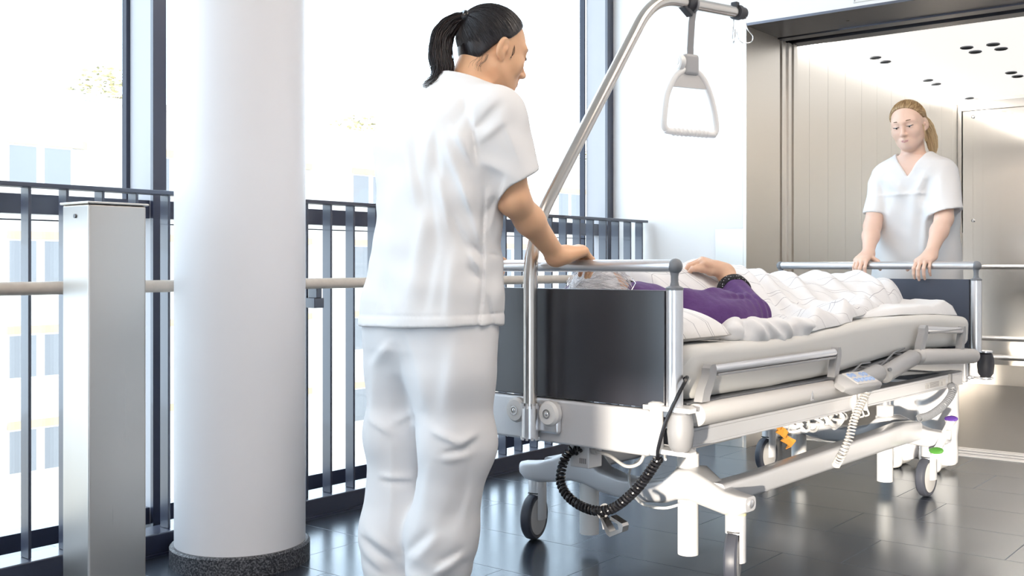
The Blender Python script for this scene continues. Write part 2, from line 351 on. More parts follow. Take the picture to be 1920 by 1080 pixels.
# ------------------------------------------------------------------ implicit surfaces for bodies and cloth
def V3(a): return np.array(a, dtype=np.float32)
class Vol:
    def __init__(s): s.p = []; s.lo = np.full(3, 9e9); s.hi = np.full(3, -9e9)
    def _reg(s, fn, lo, hi, k, op):
        lo = np.array(lo, float); hi = np.array(hi, float)
        if op == 'u': s.lo = np.minimum(s.lo, lo); s.hi = np.maximum(s.hi, hi)
        s.p.append((fn, lo, hi, k, op)); return s
    def cone(s, a, b, r1, r2=None, k=0.02, op='u'):
        r2 = r1 if r2 is None else r2; a = V3(a); b = V3(b); ba = b-a; q = float(ba @ ba) + 1e-12
        def fn(x, y, z):
            h = np.clip(((x-a[0])*ba[0] + (y-a[1])*ba[1] + (z-a[2])*ba[2])/q, 0, 1)
            return np.sqrt((x-a[0]-ba[0]*h)**2 + (y-a[1]-ba[1]*h)**2 + (z-a[2]-ba[2]*h)**2) - (r1 + (r2-r1)*h)
        R = max(r1, r2); return s._reg(fn, np.minimum(a, b)-R, np.maximum(a, b)+R, k, op)
    def chain(s, pts, rs, k=0.02, op='u'):
        for i in range(len(pts)-1): s.cone(pts[i], pts[i+1], rs[i], rs[i+1], k, op)
        return s
    def ell(s, c, r, R=None, k=0.02, op='u'):
        c = V3(c); r = V3(r); Rm = np.eye(3, dtype=np.float32) if R is None else np.array(R, dtype=np.float32)
        def fn(x, y, z):
            dx, dy, dz = x-c[0], y-c[1], z-c[2]
            u = dx*Rm[0, 0] + dy*Rm[1, 0] + dz*Rm[2, 0]; v = dx*Rm[0, 1] + dy*Rm[1, 1] + dz*Rm[2, 1]; w = dx*Rm[0, 2] + dy*Rm[1, 2] + dz*Rm[2, 2]
            k0 = np.sqrt((u/r[0])**2 + (v/r[1])**2 + (w/r[2])**2); k1 = np.sqrt((u/r[0]**2)**2 + (v/r[1]**2)**2 + (w/r[2]**2)**2) + 1e-9
            return k0*(k0-1)/k1
        m = float(r.max()); return s._reg(fn, c-m, c+m, k, op)
    def fn(s, f, lo, hi, k=0.02, op='u'): return s._reg(f, lo, hi, k, op)
    def mesh(s, name, m, parent, res, disp=None, smooth=2, off=(0, 0, 0), clip=None):
        lo = s.lo - 3*res; hi = s.hi + 3*res
        if clip: lo = np.maximum(lo, clip[0]); hi = np.minimum(hi, clip[1])
        n = np.ceil((hi-lo)/res).astype(int) + 1
        ax = [(lo[i] + np.arange(n[i])*res).astype(np.float32) for i in range(3)]
        D = np.full(tuple(n), 0.08, np.float32)
        for fn, a, b, k, op in s.p:
            pad = max(k, 0) + 2.5*res + 0.004
            if op == 'i': sl = [slice(0, n[i]) for i in range(3)]
            else: sl = [slice(max(0, int((a[i]-pad-lo[i])/res)), min(n[i], int((b[i]+pad-lo[i])/res)+2)) for i in range(3)]
            if any(q.stop <= q.start for q in sl): continue
            d = fn(ax[0][sl[0]][:, None, None], ax[1][sl[1]][None, :, None], ax[2][sl[2]][None, None, :])
            o = D[tuple(sl)]
            if op == 'u':
                h = np.maximum(k-np.abs(o-d), 0)/max(k, 1e-6); D[tuple(sl)] = np.minimum(o, d) - h*h*k*0.25
            else:
                e = -d if op == 's' else d
                h = np.maximum(k-np.abs(o-e), 0)/max(k, 1e-6); D[tuple(sl)] = np.maximum(o, e) + h*h*k*0.25
        if disp is not None:
            idx = np.nonzero(np.abs(D) < 0.035)
            P = np.stack([ax[0][idx[0]], ax[1][idx[1]], ax[2][idx[2]]], 1); D[idx] += disp(P)
        V, F = nets(D, lo, res)
        for _ in range(smooth): V = lap(V, F)
        V = V - np.array(off)
        me = bpy.data.meshes.new(name); me.from_pydata(V.tolist(), [], F.tolist())
        me.polygons.foreach_set('use_smooth', [True]*len(me.polygons)); me.materials.append(m); me.update()
        o = bpy.data.objects.new(name, me); COL.objects.link(o)
        if parent is not None: o.parent = parent
        return o
def nets(D, lo, res):
    S = D < 0; nx, ny, nz = D.shape
    c = np.zeros((nx-1, ny-1, nz-1), np.uint8)
    for i in (0, 1):
        for j in (0, 1):
            for k in (0, 1): c += S[i:nx-1+i, j:ny-1+j, k:nz-1+k]
    act = (c > 0) & (c < 8); I = np.argwhere(act); vid = np.full(act.shape, -1, np.int64); vid[act] = np.arange(len(I))
    cs = [(i, j, k) for i in (0, 1) for j in (0, 1) for k in (0, 1)]
    val = {q: D[I[:, 0]+q[0], I[:, 1]+q[1], I[:, 2]+q[2]] for q in cs}
    acc = np.zeros((len(I), 3)); cnt = np.zeros(len(I))
    for q in cs:
        for a in range(3):
            if q[a] == 0:
                q2 = list(q); q2[a] = 1; q2 = tuple(q2); d0, d1 = val[q], val[q2]; m = (d0 < 0) != (d1 < 0)
                t = d0[m]/(d0[m]-d1[m]); p = np.zeros((m.sum(), 3)); p += np.array(q); p[:, a] += t; acc[m] += p; cnt[m] += 1
    V = lo + (I + acc/cnt[:, None])*res
    F = []
    for a in range(3):
        b, c2 = (a+1) % 3, (a+2) % 3
        s0 = [slice(None)]*3; s1 = [slice(None)]*3; s0[a] = slice(0, -1); s1[a] = slice(1, None)
        A, Bq = S[tuple(s0)], S[tuple(s1)]; E = np.argwhere(A != Bq)
        ok = (E[:, b] > 0) & (E[:, c2] > 0) & (E[:, b] < D.shape[b]-1) & (E[:, c2] < D.shape[c2]-1); E = E[ok]
        flip = A[E[:, 0], E[:, 1], E[:, 2]]
        def cell(db, dc):
            q = E.copy(); q[:, b] += db; q[:, c2] += dc; return vid[q[:, 0], q[:, 1], q[:, 2]]
        f = np.stack([cell(-1, -1), cell(0, -1), cell(0, 0), cell(-1, 0)], 1); f[~flip] = f[~flip][:, ::-1]; F.append(f)
    return V, np.concatenate(F)
def lap(V, F):
    acc = np.zeros_like(V); cnt = np.zeros(len(V))
    for i in range(4):
        a, b = F[:, i], F[:, (i+1) % 4]; np.add.at(acc, a, V[b]); np.add.at(cnt, a, 1); np.add.at(acc, b, V[a]); np.add.at(cnt, b, 1)
    return V*0.5 + 0.5*acc/np.maximum(cnt, 1)[:, None]
def folds(P, L):
    """sum of soft ridges (amp>0 swells) along segments: (a, b, width, amp)"""
    d = np.zeros(len(P), np.float32)
    for a, b, w, amp in L:
        a = V3(a); b = V3(b); ba = b-a; h = np.clip(((P-a) @ ba)/(ba @ ba), 0, 1); q = np.linalg.norm(P-a-h[:, None]*ba, axis=1)
        d -= amp*np.exp(-(q/w)**2)*(np.sin(np.pi*np.clip(h*0.9+0.05, 0, 1))**0.6)
    return d
def folds2(P, L, ymax):
    """creases that run across the near side of a garment, given in the x-z plane"""
    d = np.zeros(len(P), np.float32); near = 1/(1 + np.exp(-(ymax(P) - P[:, 1])/0.012)); Q = P[:, [0, 2]]
    for a, b, w, amp in L:
        a = V3((a[0], a[2])); b = V3((b[0], b[2])); ba = b-a; h = np.clip(((Q-a) @ ba)/(ba @ ba), 0, 1); e = Q-a-h[:, None]*ba; q = np.linalg.norm(e, axis=1)
        sd = (e @ V3((ba[1], -ba[0])))/np.linalg.norm(ba); ww = np.where(sd*(1 if amp > 0 else -1) > 0, w*0.75, w*1.6)   # one steep, one soft flank
        d -= amp*np.exp(-(q/ww)**2)*(np.sin(np.pi*np.clip(h*0.9+0.05, 0, 1))**0.6)
    return d*near
def wob(P, s, seed=0):
    """cheap smooth noise, about -1..1"""
    rng = np.random.RandomState(seed); out = np.zeros(len(P), np.float32)
    for k in range(6):
        f = rng.normal(size=3)*s; out += np.sin(P @ f.astype(np.float32) + rng.uniform(0, 6.3))
    return out/3.0
# ================================================================== THE SETTING
GV = -3.31            # glass plane
struct(B().box(-3.36, 2.0, -2.6, 5.22, -0.25, 0).build('floor', M['floor']))
struct(B().box(-3.4, 2.0, -2.6, 4.8, 3.0, 3.15).build('ceiling', M['white_wall']))
b = B(); b.box(-3.17, -2.38, 4.8, 5.14, 0, 3.0); b.box(-2.38, -0.92, 4.8, 5.14, 2.065, 3.0); b.box(-0.92, 2.0, 4.8, 5.14, 0, 3.0)
struct(b.build('wall_end', M['white_wall']))
struct(B().box(2.0, 2.15, -2.6, 5.14, 0, 3.0).build('wall_right', M['white_wall']))
b = B(); b.box(-3.4, 0.14, -2.75, -2.6, 0, 3.0); b.box(0.14, 2.0, -2.75, -2.6, 0.89, 3.0)
struct(b.build('wall_back_sun_slot', M['white_wall']))  # unseen wall, its opening shaped to trim the low sunbeam
# glazing: mullions with dark inner caps, daylight on the side webs painted as pale grey, transoms, panes
for i, (w0, w1) in enumerate(((-0.70, -0.65), (2.035, 2.085), (4.745, 4.80))):
    t = struct(B().box(-3.155, -3.15, w0, w1, 0.0, 3.0).box(-3.165, -3.155, w0, w1, 0.0, 3.0).build('trim_%d' % (i+1), M['navy']))
    B().box(-3.285, -3.165, w0, w1, 0.0, 3.0).build('mullion_web', M['mullion'], t)
    B().box(-3.325, -3.300, w0-0.006, w0+0.012, 0.0, 3.0).box(-3.300, -3.290, w0-0.012, w0-0.004, 0.0, 3.0).build('gasket', M['gasket'], t)
b = B(); b.box(-3.235, -3.17, -2.6, 4.745, 1.045, 1.105); b.box(-3.235, -3.17, -2.6, 4.745, 0.03, 0.085); b.box(-3.24, -3.165, -2.6, 4.745, 2.93, 3.0)
struct(b.build('trim_4', M['navy']))
b = B(); b.box(-3.30, -3.29, -2.6, 4.745, 1.030, 1.034)
struct(b.build('trim_5', M['gasket']))
for i, (w0, w1) in enumerate(((-2.6, -0.70), (-0.65, 2.035), (2.085, 4.745))):
    struct(B().box(GV-0.006, GV+0.006, w0-0.02, w1+0.02, -0.02, 3.0).build('window_%d' % (i+1), M['glass']))
# kerb below the railing
struct(B().box(-3.00, -2.90, -2.6, 4.8, 0, 0.068, bev=0.004).box(-2.90, -2.888, -2.6, 4.8, 0, 0.008).build('baseboard_left', M['navy']))
# ---- railing: one thing, every baluster a part
rl = thing('railing', 'dark navy steel railing of upright flat bars in front of the glass wall', 'railing', (-2.95, 1.2, 0.068))
def rbar(x0, x1, y0, y1, z0, z1, name, m=M['navy'], bev=0.002): return B().box(x0+2.95, x1+2.95, y0-1.2, y1-1.2, z0-0.068, z1-0.068, bev=bev).build(name, m, rl)
rbar(-2.972, -2.918, 0.9, 4.775, 1.108, 1.121, 'top_rail')
w = 1.503 - 0.1115*4; me = None
while w < 4.78:
    if me is None: me = o = B().box(-0.022, 0.022, -0.0045, 0.0045, 0, 1.042, bev=0.002).build('baluster', M['navy'], rl)
    else:
        o = me.copy(); COL.objects.link(o); o.parent = rl
    o.location = (0, w-1.2, 0); w += 0.1115
# brackets under the wooden rail
for w in (2.51, 4.2):
    rbar(-2.915, -2.87, w-0.012, w+0.012, 0.775, 0.81, 'rail_bracket'); rbar(-2.925, -2.87, w-0.022, w+0.022, 0.74, 0.775, 'rail_bracket')
# ---- wooden handrails
for w0, w1, lab in ((0.6, 2.815, 'pale round wooden handrail running behind the steel pillar and white column'), (3.3, 4.77, 'pale round wooden handrail beyond the nurse, behind the headboard')):
    o = B().cyl((0, 0, 0), (0, w1-w0, 0), 0.0185, seg=28).build('handrail', M['wood']); o.location = (-2.868, w0, 0.826); tag(o, lab, 'handrail')
# ---- round white column with terrazzo skirting
cx, cy = CT*-0.821 - ST*3.25, ST*-0.821 + CT*3.25
col = B().cyl((0, 0, 0.0), (0, 0, 3.0), 0.193, seg=96).build('column', M['column']); col.location = (cx, cy, 0); struct(col, 'round white concrete column')
col['category'] = 'column'
B().lathe((0, 0, 0), [(0.197, 0), (0.207, 0), (0.207, 0.052), (0.201, 0.058), (0.19, 0.058)], seg=40).build('skirting', M['terrazzo'], col)
# ---- brushed steel pillar
px, py = CT*-1.064 - ST*2.7, ST*-1.064 + CT*2.7    # its near vertical edge (max v, min w corner)
pil = thing('steel_pillar', 'square brushed stainless steel pillar with a flat cap in front of the railing', 'pillar', (px, py, 0))
B().box(-0.128, 0, 0, 0.163, 0, 1.045, bev=0.006).build('casing', M['steel'], pil)
B().box(-0.133, 0.005, -0.005, 0.168, 1.045, 1.051, bev=0.002).build('cap', M['steel'], pil)
B().cyl((-0.064, -0.003, 1.015), (-0.064, 0.001, 1.015), 0.0055).build('screw', M['mid_grey'], pil)
B().box(-0.134, -0.125, -0.02, 0.0, 0, 0.012, bev=0.003).build('foot', M['steel'], pil)

# ---- lift
LV0, LV1, LW0, LW1, LZ = -2.45, -0.85, 5.46, 8.49, 2.143
struct(B().box(LV0-0.02, LV1, LW0, LW1+0.02, -0.1, 0.0).build('floor_lift', M['lift_floor']))
struct(B().box(LV0-0.02, LV1, LW0, LW1+0.02, LZ, LZ+0.06).build('ceiling_lift', M['lift_ceiling']))
wl = struct(B().box(LV0-0.05, LV0-0.012, 5.40, LW1+0.03, 0, 2.3).build('wall_lift_left', M['steel_lift']))
w = 5.46; k = 0
while w < LW1-0.02:
    w2 = min(LW1, w+0.262); o = B().box(LV0-0.012, LV0, w+0.0014, w2-0.0014, 0.15, LZ-0.028, bev=0.0012).build('wall_panel', M['steel_lift'], wl); w = w2
B().box(LV0-0.012, LV0+0.008, 5.46, LW1, 0, 0.15).build('kick_plate', M['steel_lift'], wl)
struct(B().box(LV1, LV1+0.05, 5.15, LW1+0.03, 0, 2.3).build('wall_lift_right', M['steel_lift']))
wr = struct(B().box(LV0, LV1, LW1, LW1+0.03, 0, 2.3).build('wall_lift_back', M['steel_lift']))
b = B(); b.box(LV0+0.004, LV0+0.032, LW1-0.03, LW1, 0.15, LZ-0.03, bev=0.003); b.box(LV0+0.032, LV1, LW1-0.03, LW1, 2.05, LZ-0.03, bev=0.003)
b.build('frame', M['steel'], wr)
B().box(LV0+0.033, LV1, LW1-0.012, LW1, 0.15, 2.05).build('polished_panel', M['mirror'], wr)
B().box(LV0+0.005, LV1, LW1-0.02, LW1, 0, 0.15).build('kick_plate', M['steel_lift'], wr)
for z in (0.345, 0.205):
    B().cyl((LV0+0.03, LW1-0.04, z), (LV1, LW1-0.04, z), 0.017).build('bumper_rail', M['alu'], wr)
for z in (2.005, 1.225):
    B().lathe((-2.338, LW1-0.012, z), [(0.004, 0), (0.013, 0.001), (0.013, 0.008), (0.009, 0.012)], 20, (0, -1, 0)).build('fixing_knob', M['chrome'], wr)
o = B().cyl((0, 0, 0), (1.4, 0, 0), 0.0165).build('lift_handrail', M['alu']); o.location = (-2.30, LW1-0.075, 0.876); tag(o, 'round steel handrail on the back wall inside the lift', 'handrail')
for x in (0.03, 0.7, 1.3): B().cyl((x, 0, 0), (x, 0.063, 0), 0.009).build('rail_bracket', M['alu'], o)
# light strip along the left edge of the lift ceiling
o = B().box(0, 0.045, 0, LW1-LW0-0.04, -0.024, 0).build('light_strip', M['lift_lamp']); o.location = (LV0+0.001, LW0+0.02, LZ-0.001); tag(o, 'glowing light strip along the ceiling edge inside the lift', 'light')
# recessed ceiling spots
spots = [(-2.335, 6.42), (-2.335, 6.59), (-2.345, 7.43), (-2.35, 7.62), (-2.355, 8.42), (-1.815, 6.45), (-1.812, 6.61), (-1.672, 6.45), (-1.67, 6.61), (-1.826, 7.47), (-1.828, 7.64), (-1.69, 7.47), (-1.69, 7.64)]
sn = ['nearer downlight of the front pair along the lift wall', 'farther downlight of the front pair along the lift wall', 'nearer downlight of the rear pair along the lift wall', 'farther downlight of the rear pair along the lift wall', 'single downlight in the rear corner of the lift ceiling',
      'front left downlight of the group of four', 'rear left downlight of the group of four', 'front right downlight of the group of four', 'rear right downlight of the group of four', 'nearer downlight of the pair at the right picture edge', 'farther downlight of the pair at the right picture edge', 'front downlight of the pair beside the frame edge', 'rear downlight of the pair beside the frame edge']
for (x, y), lb in list(zip(spots, sn))[:11]:
    o = B().lathe((0, 0, 0), [(0.024, 0.002), (0.035, 0), (0.037, -0.006), (0.030, -0.010), (0.026, -0.004)], 24).build('downlight', M['mid_grey']); o.location = (x, y, LZ)
    tag(o, 'small dark round ' + lb, 'downlight', 'downlights in the lift ceiling')
    B().lathe((0, 0, 0), [(0.001, -0.002), (0.026, -0.002), (0.026, 0.0), (0.001, 0.0)], 20).build('lens', M['black'], o)
# sill with grooves, portal, doors
b = B(); b.box(-2.6, LV1, 5.22, 5.275, -0.05, 0.003); b.box(-2.6, LV1, 5.30, 5.345, -0.05, 0.003); b.box(-2.6, LV1, 5.375, 5.42, -0.05, 0.003); b.box(-2.6, LV1, 5.43, 5.46, -0.05, 0.003); b.box(-2.6, LV1, 5.22, 5.46, -0.06, -0.012)
struct(b.build('trim_6', M['alu']))
struct(B().box(-2.392, -2.376, 4.795, 5.15, 0, 2.065).build('trim_7', M['steel_lift']))          # left reveal
struct(B().box(-2.376, -0.92, 4.795, 5.15, 2.055, 2.067).build('trim_8', M['steel_dark']))           # soffit
b = B(); b.box(-2.6, LV1, 5.17, 5.24, 2.052, 2.3); b.box(-2.6, LV1, 5.25, 5.34, 2.075, 2.3); b.box(-2.6, LV1, 5.36, 5.46, 2.062, 2.3); b.box(-2.05, LV1, 5.145, 5.17, 2.048, 2.1); b.box(-1.98, LV1, 5.335, 5.36, 2.056, 2.1)
struct(b.build('trim_9', M['steel_dark']))
struct(B().cyl((-1.95, 5.0, 2.054), (-1.95, 5.0, 2.058), 0.008).build('trim_10', M['black']))
for i, (w0, w1, v1) in enumerate(((5.165, 5.205, -2.388), (5.222, 5.262, -2.383), (5.315, 5.352, -2.39), (5.372, 5.410, -2.386))):
    struct(B().box(-2.95, v1, w0, w1, 0.004, 2.06, bev=0.002).build('door_%d' % (i+1), M['steel_lift']))
struct(B().box(-2.62, -2.405, 5.425, 5.462, 0, 2.06, bev=0.002).build('trim_11', M['steel_lift']))
struct(B().box(-2.47, -2.402, 5.15, 5.455, 0, 2.06).build('trim_13', M['steel_lift']))
struct(B().box(-3.0, -2.97, 5.1, 5.46, 0, 2.3).build('wall_shaft', M['steel_dark']))
struct(B().box(-2.5435, -2.392, 4.794, 4.80, 0, 1.067, bev=0.001).build('trim_12', M['steel_lift']))   # corner guard plate
sg = thing('sign', 'white plate screwed to the wall above the lift door', 'sign', (-1.845, 4.8, 2.085))
B().box(0, 0.23, -0.006, 0, 0, 0.11, bev=0.002).build('plate', M['white_plastic'], sg)
for x in (0.008, 0.222): B().cyl((x, -0.0075, 0.008), (x, -0.005, 0.008), 0.003).build('screw', M['print'], sg)

# ---- outside: house across the court, hill, trees
struct(B().box(-70, -3.6, -40, 140, -9.3, -9).build('ground', M['hill']))
hb = thing('apartment_building', 'pale rendered block of flats across the courtyard, seen through the glass', 'building', (-33, 0, -9))
B().box(-12, 0, -2, 75, 0, 15.4).box(-12.3, 0.05, -2.2, 75.2, 15.3, 15.5).build('wall', M['facade'], hb)
for k in range(-1, 12):
    for r_ in range(4):
        w0 = 16.26 + 4.8*k; z1 = 4.66 + 9 - 2.97*r_
        near = 0 <= k <= 7
        f = B().box(-0.02, 0.05, w0-0.06, w0+2.07, z1-1.40, z1+0.02).build('window', M['facade_frame'], hb)
        p = B(); p.box(0.05, 0.07, w0, w0+0.85, z1-1.34, z1-0.04); p.box(0.05, 0.07, w0+1.13, w0+2.0, z1-1.34, z1-0.04); p.build('pane', M['facade_pane'], f)
        B().box(0.05, 0.10, w0-0.06, w0+2.55, z1+0.02, z1+0.26).build('blind_box', M['facade_band'], f)
def hillz(v, w):
    j = (-46 - v)/14.0; return -9 + 18.5*(1-math.exp(-(j+0.9)*0.95)) + 1.2*noise.noise(Vector((w*0.03, j*0.5, 1.3)))
b = B(); n = 60
vs = []; fs = []
for i in range(n+1):
    for j in range(9):
        w = -30 + 200*i/n; v = -46 - 14*j; z = hillz(v, w); vs.append((v, w, z))
for i in range(n):
    for j in range(8): fs.append((i*9+j, (i+1)*9+j, (i+1)*9+j+1, i*9+j+1))
struct(B().add(vs, fs).build('hill', M['hill'], weld=False))
def tree(x, y, z, h, r, seed, lab):
    rng = random.Random(seed); t = thing('tree', lab, 'tree', (x, y, z), 0, 'pale trees on the hillside')
    b = B().tube([(0, 0, -1.5), (0.1, 0.1, h*0.4), (0, 0.05, h*0.8)], [0.22, 0.16, 0.05], 8)
    for k in range(9):
        a = rng.uniform(0, 6.28); s_ = rng.uniform(0.3, 0.75); b.tube([(0, 0, h*s_), (math.cos(a)*r*0.8, math.sin(a)*r*0.8, h*(s_+0.22))], [0.07, 0.02], 5)
    b.build('trunk', M['tree_bark'], t)
    b = B()
    for k in range(900):
        a = rng.uniform(0, 6.28); u = rng.uniform(-1, 1); q = rng.random()**0.4*r
        c = Vector((math.cos(a)*math.sqrt(1-u*u)*q, math.sin(a)*math.sqrt(1-u*u)*q, h*0.72 + u*q*1.1)); s_ = rng.uniform(0.1, 0.22)
        d = Vector((rng.uniform(-1, 1), rng.uniform(-1, 1), rng.uniform(-1, 1))).normalized(); F = frame_to(d)
        n0 = len(b.v); b.v += [tuple(c + F @ Vector(p)) for p in ((-s_, 0, 0), (0, -s_*0.5, 0.02), (s_, 0, 0), (0, s_*0.5, 0.02))]; b.f.append((n0, n0+1, n0+2, n0+3))
    b.build('foliage', M['tree_leaf'], t, smooth=0, weld=False)
for i, (w, v, h, r, lb) in enumerate(((29, -49, 6.6, 2.2, 'pale tree above the roof behind the first window mullion'), (37, -49, 5.5, 2.0, 'pale tree above the roof just right of the white column'), (45, -48, 6.8, 2.3, 'pale bushy tree above the roof left of the standing nurse'),
        (71, -49, 7.5, 2.4, 'pale tree above the roof right of the dark haired nurse'), (83, -52, 9.0, 2.8, 'pale tree behind the slanted bed pole'), (62, -52, 6.2, 2.2, 'pale tree on the hillside hidden behind the nurse'))):
    tree(v, w, hillz(v, w), h, r, 40+i, lb)
# ================================================================== THE BED (local frame: x across, y from head end to foot end)
bed = thing('hospital_bed', 'wheeled silver hospital bed with charcoal head panel and round handle bars', 'bed', (BO[0], BO[1], 0), BROT)
L = 2.174; W = 0.425
M['side_grey'] = mat('bracket_grey', (0.40, 0.40, 0.41), 0.42)
def handle_end(y, m_cap, name, nm2):
    h = B().cyl((-W+0.004, y, 0.888), (W-0.004, y, 0.888), 0.0162, seg=28).build(name, M['alu'], bed)
    for s in (-1, 1):
        b = B()
        b.ball((s*(W+0.002), y, 0.887), (0.0185, 0.0185, 0.0195)); b.tube([(s*W, y, 0.88), (s*W, y, 0.862), (s*W, y, 0.848), (s*W, y, 0.838)], [0.013, 0.0095, 0.0095, 0.012], 16)
        b.lathe((s*W, y, 0.828), [(0.022, 0), (0.022, 0.006), (0.012, 0.011)], 24)
        b.build('bar_joint', m_cap, h)
    return h
handle_end(0, M['mid_grey'], 'head_handle', 'x'); handle_end(L, M['mid_grey'], 'foot_handle', 'x')
for y in (0, L):
    for s in (-1, 1): B().cyl((s*W, y, 0.535 if y == 0 else 0.545), (s*W, y, 0.829), 0.0212, seg=28).build('corner_post', M['alu'], bed)
B().box(-0.402, 0.402, -0.010, 0.010, 0.533, 0.827, bev=0.003).build('head_panel', M['panel'], bed)
B().box(-0.402, 0.402, L-0.010, L+0.010, 0.50, 0.833, bev=0.003).build('foot_panel', M['foot_panel'], bed)
# head end cross bar
B().box(-0.395, 0.362, -0.022, 0.016, 0.412, 0.529, bev=0.008).build('head_crossbar', M['silver'], bed)
B().box(-0.39, 0.39, L-0.016, L+0.02, 0.42, 0.50, bev=0.008).build('foot_crossbar', M['silver'], bed)
def corner(s, y, m, name, z0, z1, inner=1):
    """bracket plates holding a barrel shaped buffer"""
    dy = -0.02 if y < 1 else 0.02
    b = B()
    for z in (z0-0.012, z1):
        if y > 1:
            b.lathe((s*(W+0.03), y+dy, z), [(0.022, 0), (0.027, 0.003), (0.027, 0.009), (0.02, 0.011)], 28); b.lathe((s*(W-0.03), y+dy*0.5, z), [(0.018, 0), (0.022, 0.003), (0.022, 0.009), (0.018, 0.011)], 28); b.box(s*(W-0.05), s*(W+0.03), y-0.012+dy*0.7, y+0.012+dy*0.7, z+0.002, z+0.009, bev=0.002); continue
        b.prism([(s*(W-0.075), y-0.028), (s*(W+0.035), y-0.028), (s*(W+0.062), y-0.01+dy), (s*(W+0.062), y+0.02+dy), (s*(W+0.03), y+0.034), (s*(W-0.075), y+0.03)], z, z+0.011, 'z')
    b.cyl((s*(W-0.045), y+dy*0.6, z0-0.018), (s*(W-0.045), y+dy*0.6, z1+0.014), 0.017); b.lathe((s*(W-0.045), y+dy*0.6, z1+0.012), [(0.021, 0), (0.021, 0.004), (0.012, 0.008)], 18)
    p = b.build('corner_bracket', M['white_metal'] if y < 1 else M['alu'], bed)
    x = s*(W+0.03)
    B().lathe((x, y+dy, z0), [(0.020, 0), (0.029, 0.012), (0.0325, 0.045), (0.031, (z1-z0)*0.75), (0.026, z1-z0-0.004), (0.02, z1-z0)], 32).build(name, m, bed)
for s in (-1, 1):
    corner(s, 0.0, M['grey_plastic'], 'corner_buffer', 0.437, 0.531); corner(s, L, M['dark_rubber'], 'corner_buffer', 0.448, 0.540)
# socket of the lifting pole with its two round buffers
b = B(); b.cyl((0, -0.052, 0.425), (0, -0.052, 0.512), 0.0225, seg=28); b.box(-0.02, 0.085, -0.04, -0.02, 0.44, 0.52, bev=0.008)
for k in range(10):
    a = 2*math.pi*k/10; b.cyl((0.0225*math.cos(a), -0.052+0.0225*math.sin(a), 0.505), (0.0225*math.cos(a), -0.052+0.0225*math.sin(a), 0.519), 0.0035, seg=8)
    b.cyl((0.0225*math.cos(a), -0.052+0.0225*math.sin(a), 0.42), (0.0225*math.cos(a), -0.052+0.0225*math.sin(a), 0.428), 0.0035, seg=8)
b.build('pole_socket', M['alu'], bed)
for s in (-1, 1):
    d = B().lathe((s*0.058, -0.024, 0.494), [(0.027, 0), (0.034, 0.006), (0.034, 0.020), (0.028, 0.028), (0.012, 0.029)], 32, (0, -1, 0)).build('round_buffer', M['white_plastic'], bed)
    B().lathe((s*0.058, -0.052, 0.494), [(0.0125, 0), (0.0125, 0.003), (0.009, 0.003), (0.008, -0.002)], 20, (0, -1, 0)).ball((s*0.058, -0.053, 0.494), (0.006, 0.004, 0.006)).build('bolt', M['chrome'], d)
# undercarriage frame: side rails of the deck
for s in (-1, 1):
    b = B(); b.box(s*0.385, s*0.402, 0.06, 2.085, 0.426, 0.466, bev=0.003); b.box(s*0.36, s*0.404, 0.06, 2.085, 0.462, 0.472, bev=0.003); b.box(s*0.36, s*0.404, 0.06, 2.085, 0.421, 0.428, bev=0.002)
    r = b.build('side_beam', M['silver'], bed)
    if s > 0:
        q = B()
        q.box(0.4028, 0.4036, 1.70, 1.90, 0.434, 0.458)
        q.build('label_plate', M['beige_plastic'], r)
        q = B()
        for k in range(4): q.box(0.4036, 0.4042, 1.74, 1.83, 0.4545-0.005*k-0.0022, 0.4545-0.005*k)
        for y in (1.715, 1.855):
            for (a, c) in (((0, 0), (0.012, 0)), ((0.012, 0), (0.006, 0.014)), ((0.006, 0.014), (0, 0))):
                q.tube([(0.4040, y+a[0], 0.437+a[1]), (0.4040, y+c[0], 0.437+c[1])], 0.0008, 5)
        q.box(0.4036, 0.4042, 1.700, 1.7015, 0.436, 0.450); q.build('warning_print', M['print'], r)
        q = B(); q.box(0.4, 0.412, 1.93, 1.95, 0.42, 0.475, bev=0.003); q.tube(round_path([(0.412, 1.94, 0.44), (0.43, 1.95, 0.425), (0.43, 1.93, 0.40), (0.41, 1.92, 0.42)], 0.01), 0.004, 8); q.build('cable_hook', M['grey_plastic'], r)
        q = B()
        for y in (1.075, 1.115, 1.155): q.box(0.4, 0.415, y, y+0.014, 0.412, 0.478, bev=0.003); q.tube(round_path([(0.412, y, 0.43), (0.425, y, 0.40), (0.41, y, 0.395)], 0.008), 0.003, 8)
        q.build('cable_hook', M['beige_plastic'], r)
for y in (0.10, 2.05, 0.75, 1.4): B().box(-0.385, 0.385, y-0.02, y+0.02, 0.428, 0.464, bev=0.004).build('deck_crossmember', M['mid_grey'], bed)
